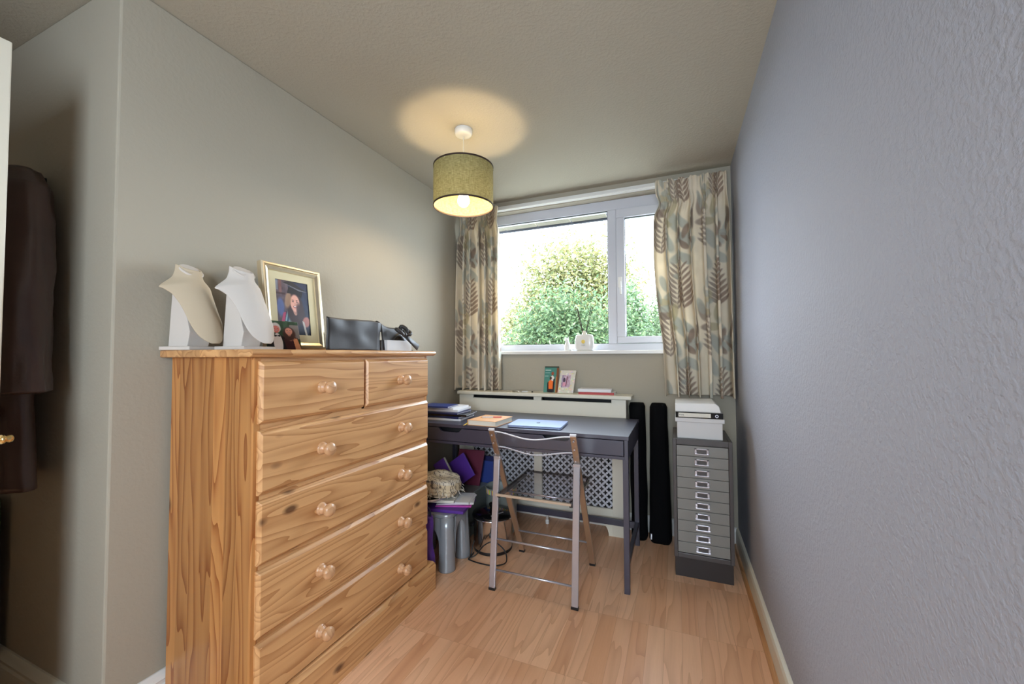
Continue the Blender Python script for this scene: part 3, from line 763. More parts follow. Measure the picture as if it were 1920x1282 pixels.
# ================================================================== RADIATOR COVER
rc = thing('radiator_cover', (-.91, 2.73, 0), 'white wooden radiator cover with quatrefoil lattice grilles, under the window', 'radiator cover')
RX0, RX1, RY0, RY1 = -1.515, -.306, 2.648, 2.786
MB().box(-1.522, -.270, 2.622, RY1, .872, .897).build('shelf', 'cream', rc, bevel=.007, seg=3)
mb = MB(); y0, y1 = RY0, RY0+.018
mb.box(RX0, -1.40, y0, y1, .0, .872); mb.box(-.397, RX1, y0, y1, .0, .872); mb.box(-.927, -.870, y0, y1, .848, .872)
mb.box(-1.40, -.397, y0, y1, .612, .848); mb.box(-.927, -.870, y0, y1, .17, .612); mb.box(-1.40, -.397, y0, y1, .104, .17)
for sx, x0 in ((1, -1.40), (-1, -.397)):       # curved fillets of the feet
    pts = [(x0, y0, 0)] + [(x0+sx*.026+sx*.10*(1-math.cos(a)), y0, .104*math.sin(a)) for a in np.linspace(0, math.pi/2, 9)] + [(x0, y0, .104)]
    mb.prism(pts, (0, y1-y0, 0))
mb.build('front_panel', 'cream', rc, bevel=.0015)
for x0, x1 in ((RX0, RX0+.018), (RX1-.018, RX1)): MB().box(x0, x1, y1, RY1, 0, .872).build('side_panel', 'cream', rc)
def lattice(x0, x1, z0, z1, y, p=.046):
    m = MB(); bm = m.bm; s = p/2; cache = {}
    def gv(x, z):
        k = (round(x, 5), round(z, 5))
        if k not in cache: cache[k] = bm.verts.new((x, y, z))
        return cache[k]
    nx, nz = int((x1-x0)/s)+2, int((z1-z0)/s)+2
    for i in range(-1, nx):
        for j in range(-1, nz):
            if (i+j) % 2: continue
            cx, cz = x0+i*s, z0+j*s
            if cx < x0+.005 or cx > x1-.005 or cz < z0+.005 or cz > z1-.005: continue
            C4 = [(cx+s, cz), (cx, cz+s), (cx-s, cz), (cx, cz-s)]
            H = []
            for k in range(24):
                a = k*2*math.pi/24; rr = .0082+.0068*abs(math.cos(2*a))**.8
                H.append(bm.verts.new((cx+rr*math.cos(a), y, cz+rr*math.sin(a))))
            cv_ = [gv(*q) for q in C4]
            for q in range(4):
                for k in range(q*6, q*6+6):
                    a, b = H[k % 24], H[(k+1) % 24]
                    if k-q*6 < 3: bm.faces.new((cv_[q], a, b)) if False else None
                seg_ = [H[(q*6+k) % 24] for k in range(7)]
                for k in range(3): bm.faces.new((cv_[q], seg_[k+1], seg_[k]))
                bm.faces.new((cv_[q], cv_[(q+1) % 4], seg_[3]))
                for k in range(3, 6): bm.faces.new((cv_[(q+1) % 4], seg_[k+1], seg_[k]))
    return m
for x0, x1 in ((-1.412, -.915), (-.882, -.385)):
    lattice(x0, x1, .150, .640, RY0+.020).build('lattice_grille', 'upvc', rc, solid=.004)
MB().box(RX0+.02, RX1-.02, RY1-.004, RY1, .10, .872).build('shade_board', 'recess_shade', rc)  # dark sheet standing in for the shade behind the lattice
rd = thing('radiator', (-.90, 2.74, .13), 'grey panel radiator behind the lattice of its white cover', 'radiator')
MB().box(-1.36, -.45, 2.70, 2.765, .14, .60).build('panel', 'cab', rd, bevel=.01)
m = MB(); m.tube([(-1.36, 2.685, .070), (-.36, 2.685, .070)], .0075, 10); m.tube([(-.845, 2.685, .03), (-.845, 2.685, .135)], .009, 10); m.build('pipe', 'white', rd, smooth=True)['label'] = 'white pipe running below the cover'
MB().lathe([(.012, 0), (.013, .02), (.008, .03)], (-.845, 2.685, .0)).build('pipe_foot', 'white', rd)

# things on the shelf
ZS = .897
cv = Canvas(70, 120, (58, 122, 112)); cv.put(cv.Y*.5, (200, 200, 180), .4).rect(.84, .06, 1, 1, (120, 66, 34)).rect(.80, .4, .88, 1, (190, 120, 60), .7)
cv.rect(0, 0, 1, .05, (24, 36, 34)).rect(.06, .13, .46, .17, (210, 220, 214), .8).rect(.06, .24, .40, .27, (200, 210, 206), .5).rect(.04, .36, .30, .40, (190, 200, 200), .5)
cv.ell(.58, .28, .09, .07, (150, 74, 50)); cv.poly([(.46, .4), (.58, .35), (.70, .42), (.68, .66), (.50, .62)], (222, 210, 200)); cv.ell(.46, .46, .08, .06, (70, 40, 34))
cv.poly([(.30, .60), (.44, .52), (.66, .58), (.66, .88), (.34, .88)], (236, 112, 40)); cv.poly([(.24, .64), (.32, .58), (.36, .9), (.28, .98), (.24, .98)], (30, 24, 30)); cv.poly([(.64, .5), (.74, .46), (.74, .98), (.62, .98)], (34, 28, 34)); cv.rect(.30, .87, .66, 1, (24, 20, 28))
pc = thing('picture_card', (-.825, 2.715, ZS), 'teal picture card of an adult and a child in orange, on the radiator shelf', 'picture card')
c0 = np.array((-.876, 2.712, ZS+.0005)); cu = np.array((.102, .006, 0)); cw = np.array((0, .045, .180))
paint_object('picture', lambda U, V: c0+U[..., None]*cu+(1-V)[..., None]*cw, cv.im, 'photo', pc, solid=.002)
cv = Canvas(80, 110, (206, 200, 186)); rng = random.Random(5)
for i in range(90):
    cv.ell(rng.random(), rng.random(), rng.uniform(.03, .07), rng.uniform(.02, .05), rng.choice([(226, 206, 110), (190, 180, 205), (200, 214, 190), (232, 226, 214), (178, 186, 160), (228, 190, 190)]), rng.random()*3, .7, .4)
im2 = Canvas(60, 80, (186, 160, 176)); im2.noise(16, 2, 9); im2.ell(.3, .4, .14, .18, (70, 56, 74)); im2.poly([(.55, .1), (.68, .12), (.62, .9), (.5, .9)], (130, 84, 100)); im2.ell(.3, .74, .22, .16, (214, 150, 170)); im2.rect(0, 0, .2, 1, (120, 110, 140), .5)
ff = thing('framed_photo', (-.71, 2.71, ZS), 'small pastel floral photo frame, on the radiator shelf beside the teal card', 'picture frame')
c1 = np.array((-.766, 2.690, ZS+.0005)); cu1 = np.array((.108, .006, 0)); cw1 = np.array((.012, .045, .152)); n1 = np.array((0, -.012, .003))
paint_object('frame', lambda U, V: c1+U[..., None]*cu1+(1-V)[..., None]*cw1, cv.im, 'photo', ff, solid=.011)
paint_object('photograph', lambda U, V: c1+n1*.52+(.16+.56*U)[..., None]*cu1+(.24+.55*(1-V))[..., None]*cw1, im2.im, 'photo', ff)
def book(name, x0, x1, y0, y1, z0, z1, cover, label, cat, group=None, rz=0, pages='paper', spine='-y', spinemat=None):
    """closed book lying flat: two covers, a spine and a page block"""
    cx, cy_ = (x0+x1)/2, (y0+y1)/2; t = thing(name, (cx, cy_, z0), label, cat, group, rz)
    hx, hy, h = (x1-x0)/2, (y1-y0)/2, z1-z0; ct = min(.0025, h*.15)
    m = MB(); m.box(-hx, hx, -hy, hy, 0, ct); m.box(-hx, hx, -hy, hy, h-ct, h)
    m.build('cover', cover, t, bevel=.0008, local=True)
    m = MB()
    if spine == '-y': m.box(-hx, hx, -hy-.001, -hy+.003, 0, h)
    elif spine == '-x': m.box(-hx-.001, -hx+.003, -hy, hy, 0, h)
    elif spine == '+x': m.box(hx-.003, hx+.001, -hy, hy, 0, h)
    else: m.box(-hx, hx, hy-.003, hy+.001, 0, h)
    m.build('spine', spinemat or cover, t, local=True)
    e = .004; MB().box(-hx+e, hx-e, -hy+e, hy-e, ct, h-ct).build('pages', pages, t, local=True)
    return t
book('book', -.612, -.380, 2.655, 2.775, ZS, ZS+.016, 'white', 'white book with a red spine band, lower of two on the radiator shelf', 'book', 'books on the radiator shelf', .0, 'paper', '-y', 'red')
book('book', -.618, -.402, 2.658, 2.772, ZS+.0165, ZS+.036, 'paper', 'plain white book lying on the red-spined one on the radiator shelf', 'book', 'books on the radiator shelf', .03, 'paper', '-y')
p = thing('pen', (-1.04, 2.67, ZS), 'slim silver pen lying on the left of the radiator shelf', 'pen')
m = MB(); m.tube([(-1.09, 2.665, ZS+.0045), (-1.02, 2.668, ZS+.0045)], .0042, 10); m.build('barrel', 'chrome_br', p, smooth=True)
MB().tube([(-1.02, 2.668, ZS+.0045), (-.985, 2.669, ZS+.0045), (-.975, 2.6695, ZS+.0045)], [.0044, .0044, .002], 10).build('cap', 'paper', p, smooth=True)
m = MB().lathe([(.006, 0), (.007, .003), (.004, .008), (.001, .009)], (-.945, 2.672, ZS), seg=14).build('button', 'blackmetal', smooth=True)
own(m, 'tiny dark button-like object on the radiator shelf, right of the pen', 'button')

# things on the window board
ZB = WZ0+.004
cat = thing('cat_figurine', (-.728, 2.815, ZB), 'small white sitting cat figurine on the windowsill', 'figurine')
m = MB(); m.lathe([(.020, 0), (.023, .010), (.022, .030), (.017, .048), (.012, .060), (.013, .066)], (-.726, 2.815, ZB), seg=20)
m.build('body', 'ceramic', cat, smooth=True)
m = MB(); m.lathe([(.001, -.015), (.009, -.012), (.0145, -.003), (.0145, .004), (.009, .012), (.001, .015)], (-.730, 2.813, ZB+.074), seg=18)
for s in (-1, 1): m.lathe([(.006, 0), (.0035, .008), (.0005, .016)], (-.730+s*.008, 2.814, ZB+.083), (s*.25, 0, 1), 8)
m.build('head', 'ceramic', cat, smooth=True)
MB().tube([(-.712, 2.83, ZB+.006), (-.700, 2.825, ZB+.006), (-.694, 2.812, ZB+.006), (-.700, 2.800, ZB+.006)], [.005, .005, .0045, .003], 8).build('tail', 'ceramic', cat, smooth=True)
rdz = thing('reed_diffuser', (-.602, 2.81, ZB), 'white rounded ceramic reed diffuser with dark reeds on the windowsill', 'reed diffuser')
def sq(u, v):       # rounded-square jar
    a = u*2*math.pi; z = v*.112; k = .5
    c_, s_ = math.cos(a), math.sin(a); q = (abs(c_)**4+abs(s_)**4)**(-.25)
    hw = .052+.013*math.sin(math.pi*(.12+.76*v)); hy = .022+.006*math.sin(math.pi*v)
    e = min(1, v/.06, (1-v)/.06); e = .80+.20*e**.5 if e > 0 else .80
    return (-.602+hw*q*c_*e, 2.812+hy*q*s_*e, ZB+z)
m = MB(); g_ = m.grid(sq, 40, 26, True); m.bm.faces.new(g_[0][::-1]); m.bm.faces.new(g_[-1]); m.build('bottle', 'ceramic', rdz, smooth=True)
MB().lathe([(.017, .110), (.017, .124), (.013, .124), (.013, .138)], (-.602, 2.812, ZB), seg=22).build('neck', 'cream', rdz)
m = MB(); m.lathe([(.013, 0), (.013, .0008)], (-.604, 2.7775, ZB+.062), (0, -1, 0), 20); m.build('label', 'amber', rdz)
MB().box(-.618, -.590, 2.7765, 2.7785, ZB+.036, ZB+.039).build('caption', 'greytin', rdz)
for dx, dy, h in ((-.064, -.01, .305), (-.055, .005, .310), (-.046, -.004, .300), (.060, .006, .305), (.052, -.008, .312), (-.050, .012, .285)):
    MB().tube([(-.602-dx*.10, 2.812, ZB+.06), (-.602+dx, 2.812+dy, ZB+h)], .0024, 6).build('reed', 'reed', rdz)

# ================================================================== DESK
dk = thing('desk', (-.88, 2.32, 0), 'dark grey lacquered writing desk with two drawers and slim legs', 'desk')
DX0, DX1, DY0, DY1 = -1.535, -.2245, 2.034, 2.612
MB().box(DX0, DX1, DY0, DY1, .741, .760).build('tabletop', 'desk', dk, bevel=.0015)
mb = MB(); mb.box(DX0+.004, DX0+.022, DY0+.004, DY1-.01, .645, .741); mb.box(DX1-.022, DX1-.004, DY0+.004, DY1-.01, .645, .741)
mb.box(DX0+.022, DX1-.022, DY1-.03, DY1-.012, .645, .741); mb.box(DX0+.022, DX1-.022, DY0+.02, DY1-.03, .645, .651)
mb.box(DX0+.022, DX1-.022, DY0+.004, DY0+.02, .645, .660); mb.box(-.945, -.931, DY0+.004, DY0+.03, .66, .741)
mb.build('apron', 'desk', dk, bevel=.001)
mb = MB(); mb.box(DX0+.022, DX1-.022, DY0+.06, DY1-.03, .655, .74); mb.build('drawer_box', 'recess_shade', dk)  # darkened in colour for the shade behind the drawer notches
for xa, xb in ((-1.509, -.948), (-.929, -.250)):
    c_ = (xa+xb)/2; z0, z1 = .663, .737
    pts = [(xa, z0), (xb, z0), (xb, z1), (c_+.078, z1), (c_+.060, z1-.018), (c_+.045, z1-.022), (c_-.045, z1-.022), (c_-.060, z1-.018), (c_-.078, z1), (xa, z1)]
    MB().prism([(x, DY0+.003, z) for x, z in pts], (0, .015, 0)).build('drawer', 'desk', dk, bevel=.001)
for x, y in ((DX0+.017, DY0+.020), (DX1-.017, DY0+.020), (DX0+.017, DY1-.024), (DX1-.017, DY1-.024)):
    MB().box(x-.0135, x+.0135, y-.0135, y+.0135, 0, .645).build('leg', 'desk', dk, bevel=.002)
for x in (DX0+.017, DX1-.017): MB().box(x-.010, x+.010, DY0+.033, DY1-.037, .118, .142).build('side_rail', 'desk', dk, bevel=.001)
MB().box(DX0+.03, DX1-.03, DY1-.034, DY1-.014, .100, .137).build('back_rail', 'desk', dk, bevel=.001)
ZD = .760
# laptop
lp = thing('laptop', (-.735, 2.18, ZD), 'closed silver blue laptop lying on the grey desk', 'laptop', rz=.07)
def rrect(hx, hy, r, z, n=6):
    return [(sx*(hx-r)+r*math.cos(a), sy_*(hy-r)+r*math.sin(a), z) for sx, sy_, a0 in ((1, 1, 0), (-1, 1, .5), (-1, -1, 1), (1, -1, 1.5)) for a in np.linspace(a0*math.pi, (a0+.5)*math.pi, n)]
m = MB(); m.prism(rrect(.151, .106, .012, .002), (0, 0, .007)); m.build('base', 'laptop', lp, local=True, bevel=.001)
m = MB(); m.prism(rrect(.152, .107, .012, .0098), (0, 0, .005)); m.build('lid', 'laptop', lp, local=True, bevel=.0015)
m = MB(); n = 40      # the small mark on the lid: rounded fruit shape with a bite and a leaf
pts = []
for i in range(n):
    a = 2*math.pi*i/n; r = .0115*(1-.10*math.cos(2*a)*0+(-.14 if abs(math.atan2(math.sin(a-math.pi/2), math.cos(a-math.pi/2))) < .25 else 0)+(-.08 if abs(math.atan2(math.sin(a+math.pi/2), math.cos(a+math.pi/2))) < .2 else 0))
    x, y = r*1.0*math.cos(a), r*1.08*math.sin(a)
    d = math.hypot(x-.0125, y-.001)
    if d < .0055: x = .0125-.0055*(.0125-x)/max(d, 1e-5)
    pts.append((x, y, .0148))
m.prism(pts, (0, 0, .0004)); m.prism([(.000, .0135, .0148), (.003, .0145, .0148), (.005, .0185, .0148), (.001, .0175, .0148)], (0, 0, .0004))
m.build('emblem', 'logo', lp, local=True)
for sx in (-.12, .12):
    for sy_ in (-.08, .08): MB().lathe([(.007, 0), (.007, .0022)], (sx, sy_, 0), seg=12).build('foot', 'blackmetal', lp, local=True)
# thick tan notebook with ribbon, pencil on it
nb = book('notebook', -1.115, -.930, 2.045, 2.26, ZD, ZD+.030, 'tan', 'thick tan notebook with a ribbon marker, on the desk left of the laptop', 'notebook', rz=-.06, pages='paperc', spine='-x')
m = MB()
m.prism([(-.094, -.107, .012), (-.088, -.107, .012), (-.092, -.125, .003), (-.100, -.135, .0005), (-.104, -.134, .0005)], (0, 0, .0008)); m.build('ribbon', 'amber', nb, local=True)
pn = thing('pencil', (-1.02, 2.16, ZD+.030), 'red and white pencil lying on the tan notebook', 'pencil', rz=.42)
MB().tube([(-.055, 0, .0042), (.010, 0, .0042)], .0038, 6).build('white_barrel', 'paper', pn, local=True)
MB().tube([(.010, 0, .0042), (.060, 0, .0042)], .004, 6).build('red_barrel', 'pink', pn, local=True)
MB().tube([(-.055, 0, .0042), (-.066, 0, .0042)], [.0038, .0006], 6).build('tip', 'tan', pn, local=True)
# heap of papers at the left end
z = ZD
specs = [('magazine', 'paper', .012, .30, .22, 'white-edged magazine at the bottom of the paper heap on the desk', .10), ('folder', 'navy', .012, .29, .20, 'glossy navy folder near the bottom of the desk paper heap', -.06), ('folder', 'black_gloss', .010, .31, .21, 'shiny black folder in the middle of the desk paper heap', .14),
         ('folder', 'navy', .008, .27, .20, 'thin dark blue folder under the white papers on the desk', .02), ('paper_stack', 'paper', .012, .29, .20, 'white paper sheets near the top of the desk heap', .07), ('paper_stack', 'paper', .010, .22, .19, 'smaller white paper pad below the blue notebook on the desk heap', -.03), ('notebook', 'navyblue', .010, .20, .15, 'small blue notebook topmost on the desk paper heap', .05)]
for i, (nm, mt, h, wx, wy, lb, rz) in enumerate(specs):
    cx = -1.385+(i % 3)*.012-(.0 if i < 4 else .05)
    if nm == 'paper_stack':
        t = thing(nm, (cx, 2.25+.01*i, z), lb, 'papers', 'papers and folders heaped on the desk', rz); MB().box(-wx/2, wx/2, -wy/2, wy/2, 0, h).build('sheets', mt, t, local=True)
    else:
        book(nm, cx-wx/2, cx+wx/2, 2.25-wy/2, 2.25+wy/2, z, z+h, mt, lb, 'magazine' if nm == 'magazine' else nm, 'papers and folders heaped on the desk', rz)
    z += h+.0008

# ================================================================== FOLDING CHAIR
fc = thing('folding_chair', (-.66, 2.03, 0), 'folding chair with chrome frame and clear acrylic seat and back, before the desk', 'chair')
HX = .208; CX = -.658
for sx in (-1, 1):
    x = CX+sx*HX
    # long bar: top of the back down to the far foot
    m = MB(); m.bar((x, 1.835, .785), (x, 2.252, .010), .030, .013); m.build('back_leg', 'chrome_br', fc, bevel=.002)['label'] = 'brownish reflecting bar from back to far foot'
    m = MB(); m.bar((x, 1.902, .628), (x, 1.838, .010), .032, .016); l_ = m.build('front_leg', 'chrome', fc, bevel=.003)
    m = MB(); m.box(x-.017, x+.017, 1.829, 1.847, 0, .012); m.build('foot_cap', 'blackmetal', l_)
    MB().box(x-.016, x+.016, 2.243, 2.262, 0, .011).build('foot_cap', 'blackmetal', fc)
    m = MB(); m.box(x-.018, x+.018, 1.895, 1.925, .622, .640); m.tube([(x-.02, 1.912, .631), (x+.02, 1.912, .631)], .007, 12); m.build('hinge', 'chrome', fc, bevel=.002)
    m = MB(); m.bar((x-sx*.022, 1.868, .452), (x-sx*.022, 2.262, .452), .016, .020); m.build('seat_rail', 'acrylic_smoke', fc, bevel=.002)
    m = MB(); m.bar((x+sx*.0, 1.835, .785), (x, 1.832, .793), .031, .014); m.build('end_cap', 'acrylic_edge', fc, bevel=.002)
    m = MB(); m.tube([(x-sx*.008, 2.035, .420), (x-sx*.03, 2.035, .442)], .006, 10); m.build('bracket', 'chrome', fc)
    for q in (.15, .42, .8): MB().lathe([(.005, 0), (.005, .002), (.002, .003)], (x, 1.835+.0674*q-.008, .785-.157*q-.004), (0, -.88, -.47), 10).build('rivet', 'chrome', fc)
MB().box(CX-HX+.016, CX+HX-.016, 1.852, 2.285, .462, .470).build('seat', 'acrylic', fc, bevel=.003)
MB().box(CX-HX+.016, CX+HX-.016, 1.842, 1.852, .458, .470).build('seat_edge', 'seat_edge_tint', fc, bevel=.002)['label'] = 'bright polished rear edge of the clear seat'
MB().box(CX-HX+.016, CX+HX-.016, 2.285, 2.289, .458, .470).build('seat_front_edge', 'acrylic_smoke', fc)
def backpt(u, v, o=0):
    s = u*2-1; f = math.cos(s*math.pi/2)**2
    y = 1.842+.046*v; z = .778-.084*v
    return (CX+s*(HX-.010), y-.012*f+o, z-.024*f+.006*math.cos(s*math.pi*1.5)*0)
m = MB(); m.grid(lambda u, v: backpt(u, v), 33, 7); m.build('backrest', 'acrylic', fc, smooth=True, solid=.006)
for v in (0, 1): MB().tube([backpt(i/32, v) for i in range(33)], .0032, 8).build('backrest_edge', 'acrylic_edge', fc, smooth=True)
for a, b, nm in (((1.848, .094), 0, 'stretcher'), ((1.862, .240), 0, 'stretcher'), ((2.168, .158), 0, 'stretcher'), ((1.99, .437), 0, 'stretcher')):
    MB().tube([(CX-HX+.012, a[0], a[1]), (CX+HX-.012, a[0], a[1])], .0052, 10).build(nm, 'chrome', fc, smooth=True)

# ================================================================== FILING CABINET and what stands on it
cb = thing('filing_cabinet', (.111, 2.49, 0), 'narrow dark grey steel cabinet with ten shallow grey drawers, by the right wall', 'filing cabinet')
BX_0, BX_1, BY0, BY1, BZB, BZT = -.030, .252, 2.315, 2.665, .098, .714
mb = MB(); mb.box(BX_0, BX_0+.018, BY0, BY1, BZB, BZT); mb.box(BX_1-.018, BX_1, BY0, BY1, BZB, BZT); mb.box(BX_0+.018, BX_1-.018, BY0, BY1, BZT-.030, BZT); mb.box(BX_0+.018, BX_1-.018, BY0, BY1, BZB, BZB+.024); mb.box(BX_0+.018, BX_1-.018, BY1-.01, BY1, BZB+.024, BZT-.03)
mb.build('body', 'cab', cb, bevel=.002)
MB().box(BX_0+.004, BX_1-.006, BY0+.004, BY1-.01, 0, BZB).build('plinth', 'plinth', cb, bevel=.001)
n = 10; zb0, zt0 = BZB+.026, BZT-.032; st = (zt0-zb0)/n
for i in range(n):
    z0 = zb0+i*st+.0012; z1 = z0+st-.0024
    d = MB().box(BX_0+.0195, BX_1-.0195, BY0+.002, BY1-.03, z0, z1).build('drawer', 'cabd', cb, bevel=.0012)
    hxc, hz = .1095, (z0+z1)/2; a, b = .034, .0155
    m = MB(); yh0, yh1 = BY0-.004, BY0+.003
    m.box(hxc-a, hxc+a, yh0, yh1, hz+b-.006, hz+b); m.box(hxc-a, hxc+a, yh0-.004, yh1, hz-b, hz-b+.006); m.box(hxc-a, hxc-a+.011, yh0, yh1, hz-b, hz+b); m.box(hxc+a-.011, hxc+a, yh0, yh1, hz-b, hz+b)
    m.build('label_holder', 'chrome', d, bevel=.0012)
    MB().box(hxc-a+.010, hxc+a-.010, BY0-.0005, BY0+.003, hz-b+.005, hz+b-.005).build('label_recess', 'cab', d)
bx = thing('archive_box', (.105, 2.47, BZT), 'grey white cardboard box with overhanging lid on the steel cabinet', 'box')
MB().box(-.006, .212, 2.345, 2.62, BZT, BZT+.088).build('carton', 'box', bx, bevel=.002)
MB().box(-.015, .222, 2.338, 2.626, BZT+.086, BZT+.108).build('lid', 'box', bx, bevel=.003)
ZL = BZT+.108
lv = thing('lever_arch_file', (.10, 2.47, ZL), 'white lever arch file lying flat, black spine with a label and finger ring', 'ring binder')
MB().box(-.012, .215, 2.350, 2.62, ZL, ZL+.030).build('covers', 'box', lv, bevel=.002)
MB().box(-.0125, .2155, 2.344, 2.351, ZL, ZL+.030).build('spine', 'black_gloss', lv, bevel=.002)
MB().box(.002, .158, 2.342, 2.345, ZL+.005, ZL+.026).build('spine_label', 'paperc', lv)
mb = MB()
for k, wd in enumerate((.004, .003, .004, .0035, .004)): mb.box(.006+k*.0048, .006+k*.0048+wd-.0012, 2.3412, 2.3425, ZL+.013, ZL+.0175+(k % 2)*.001)
mb.build('lettering', 'cab', lv)
MB().lathe([(.0085, 0), (.0085, .003), (.004, .003), (.004, 0)], (.186, 2.3445, ZL+.015), (0, -1, 0), 24).build('finger_ring', 'chrome', lv)
wf = thing('white_binder', (.09, 2.48, ZL+.030), 'white plastic binder lying topmost of the cabinet stack, below the curtain', 'ring binder')
mb = MB(); mb.prism([(-.014, 2.352, ZL+.031), (.206, 2.352, ZL+.031), (.199, 2.352, ZL+.064), (.180, 2.352, ZL+.080), (-.014, 2.352, ZL+.074)], (0, .26, 0)); mb.build('cover', 'ceramic', wf, bevel=.003)

# ================================================================== BLACK ROLL BAGS
def bag(x0t, x1t, x0b, x1b, yt, yb, zt, label, seed):
    t = thing('roll_bag', ((x0b+x1b)/2, yb, 0), label, 'bag', 'tall black bags between desk and cabinet')
    def f(u, v):
        a = u*2*math.pi; z = v*zt; cx = (x0b+x1b)/2*(1-v)+(x0t+x1t)/2*v; hw = ((x1b-x0b)*(1-v)+(x1t-x0t)*v)/2; y = yb*(1-v)+yt*v
        c_, s_ = math.cos(a), math.sin(a); q = (abs(c_)**3+abs(s_)**3)**(-1/3); e = min(1, (v/.02)**.5 if v < .02 else 1, ((1-v)/.02)**.5 if v > .98 else 1); e = .82+.18*e
        nn = mnoise.noise(Vector((x0b*9+c_*1.2, s_*1.2, z*5+seed)))*.006
        return (cx+(hw*q*c_*e)+nn*c_, y+(.052*q*s_*e)+nn*s_, z)
    m = MB(); g_ = m.grid(f, 28, 40, True); m.bm.faces.new(g_[0][::-1]); m.bm.faces.new(g_[-1])
    m.build('bag', 'blackcloth', t, smooth=True)
    return t
b1 = bag(-.296, -.192, -.284, -.187, 2.715, 2.700, .848, 'tall black roll bag standing between the desk corner and its twin', 1)
b2 = bag(-.166, -.066, -.176, -.046, 2.745, 2.690, .846, 'tall black roll bag standing right against the steel cabinet', 4)
MB().obox((-.163, 2.634, .045), (1, 0, 0), (0, 1, 0), (0, .1, 1), .004, .003, .016).build('zip_pull', 'chrome', b2)

# ================================================================== UNDER THE DESK
st_ = thing('step_stool', (-1.29, 2.0, 0), 'silver plastic step stool with splayed rounded legs under the desk', 'stool')
SX0, SX1, SY0, SY1, SH = -1.455, -1.128, 1.872, 2.128, .300
m = MB()
m.prism([(x*1+(SX0+SX1)/2, y+(SY0+SY1)/2, SH-.020) for x, y, z in rrect((SX1-SX0)/2-.012, (SY1-SY0)/2-.010, .04, 0)], (0, 0, .020)); m.build('top', 'silver_plastic', st_, bevel=.005)
for sx, x in ((1, SX0+.045), (-1, SX1-.045)):
    for sy_, y in ((1, SY0+.043), (-1, SY1-.043)):
        m = MB(); m.lathe([(.046, 0), (.046, .006), (.043, .10), (.040, .22), (.038, SH-.018)], (x, y, 0), (sx*.02, sy_*.02, 1), 26); m.build('leg', 'silver_plastic', st_, smooth=True)
def arch(p0, p1, th):
    """skirt between two legs with an arched underside"""
    p0, p1 = Vector(p0), Vector(p1); pts = [p0+Vector((0, 0, SH-.02)), p1+Vector((0, 0, SH-.02))]
    for a in np.linspace(0, math.pi, 15): 
        f = .5+.5*math.cos(a); pts.append(p0.lerp(p1, f)+Vector((0, 0, .085+.155*math.sin(a)**.6)))
    return pts
m = MB(); m.prism(arch((SX1-.008, SY0+.07, 0), (SX1-.008, SY1-.07, 0), .006), (-.006, 0, 0)); m.prism(arch((SX0+.07, SY0+.006, 0), (SX1-.07, SY0+.006, 0), .006), (0, .006, 0))
m.prism(arch((SX0+.008, SY0+.07, 0), (SX0+.008, SY1-.07, 0), .006), (.006, 0, 0)); m.build('skirt', 'silver_plastic', st_)
z = SH+.001
t = thing('folder', (-1.245, 2.01, z), 'purple folder lying flat on the step stool under white papers', 'folder', rz=.15); MB().box(-.15, .15, -.105, .105, 0, .016).build('cover', 'purple', t, local=True, bevel=.002)
t = thing('magazine', (-1.195, 2.045, z+.0165), 'magenta-edged magazine between purple folder and white papers on the stool', 'magazine', rz=.34); MB().box(-.098, .102, -.086, .078, 0, .005).build('sheets', 'magenta', t, local=True)
for i, (x, y, r, wx, wy, lb) in enumerate(((-1.195, 2.055, .40, .105, .075, 'white printed sheets fanned out at the right edge of the stool heap'), (-1.215, 2.05, .18, .12, .08, 'white paper sheets under the cream notebook on the stool heap'))):
    t = thing('paper_stack', (x, y, z+.022+i*.0085), lb, 'papers', rz=r); 
    m = MB()
    for k in range(3): m.obox((0, 0, .0012+k*.0026), (1, .04*k, 0), (-.04*k, 1, 0), (0, 0, 1), wx-.004*k, wy, .0011)
    m.build('sheets', 'paper', t, local=True)
zz = z+.040
book('notebook', -1.36, -1.17, 1.93, 2.05, zz, zz+.014, 'paperc', 'small cream notebook on white papers at the front of the stool heap', 'notebook', rz=.28, pages='paper')
t = thing('tray', (-1.335, 1.985, zz+.016), 'round black tray with a silver rim under the crumpled scarf', 'tray'); 
MB().lathe([(.118, 0), (.122, .004), (.122, .012), (.116, .012), (.114, .006), (.001, .006)], (-1.335, 1.985, zz+.016), seg=40).build('dish', 'black_gloss', t)
MB().lathe([(.1225, .001), (.124, .003), (.124, .011), (.1225, .012)], (-1.335, 1.985, zz+.016), seg=40, cap0=False, cap1=False).build('rim', 'chrome', t)
# crumpled scarf
zt_ = zz+.0285; sc_c = np.array((-1.315, 2.01, zt_))
def scarf_pts(U, V):
    a = U*2*math.pi; ca, sa = np.cos(a), np.sin(a); q = (np.abs(ca)**3+np.abs(sa)**3)**(-1/3)
    top = np.clip(V/.55, 0, 1); sd = np.clip((V-.55)/.45, 0, 1)
    r = top*(1+.08*np.sin(np.pi*sd)-.10*sd)
    P = np.stack([.150*q*ca*r, .098*q*sa*r, .105*(1-sd)-.018*top**3*(1-sd)+.012*np.sin(ca*3+1)*(1-sd)], -1)
    for i in np.ndindex(U.shape):
        p = Vector(P[i]); sd_ = sd[i]
        n1 = mnoise.noise_vector(p*13+Vector((4, 2, 1))); n2 = mnoise.noise_vector(p*34)
        lay = mnoise.noise(Vector((p.x*7, p.y*7, p.z*75)))       # folded layers show on the sides
        p += n1*.010+n2*.004+Vector((p.x, p.y, 0)).normalized()*(.010*lay*sd_ if sd_ > 0 else 0)
        p.z = max(p.z, .0006+.002*abs(n2.z)); P[i] = p
    P[:, -1] = P[:, 0]
    return P
_U, _V = np.meshgrid(np.linspace(0, 1, 200), np.linspace(0, 1, 110)); _P = scarf_pts(_U, _V)
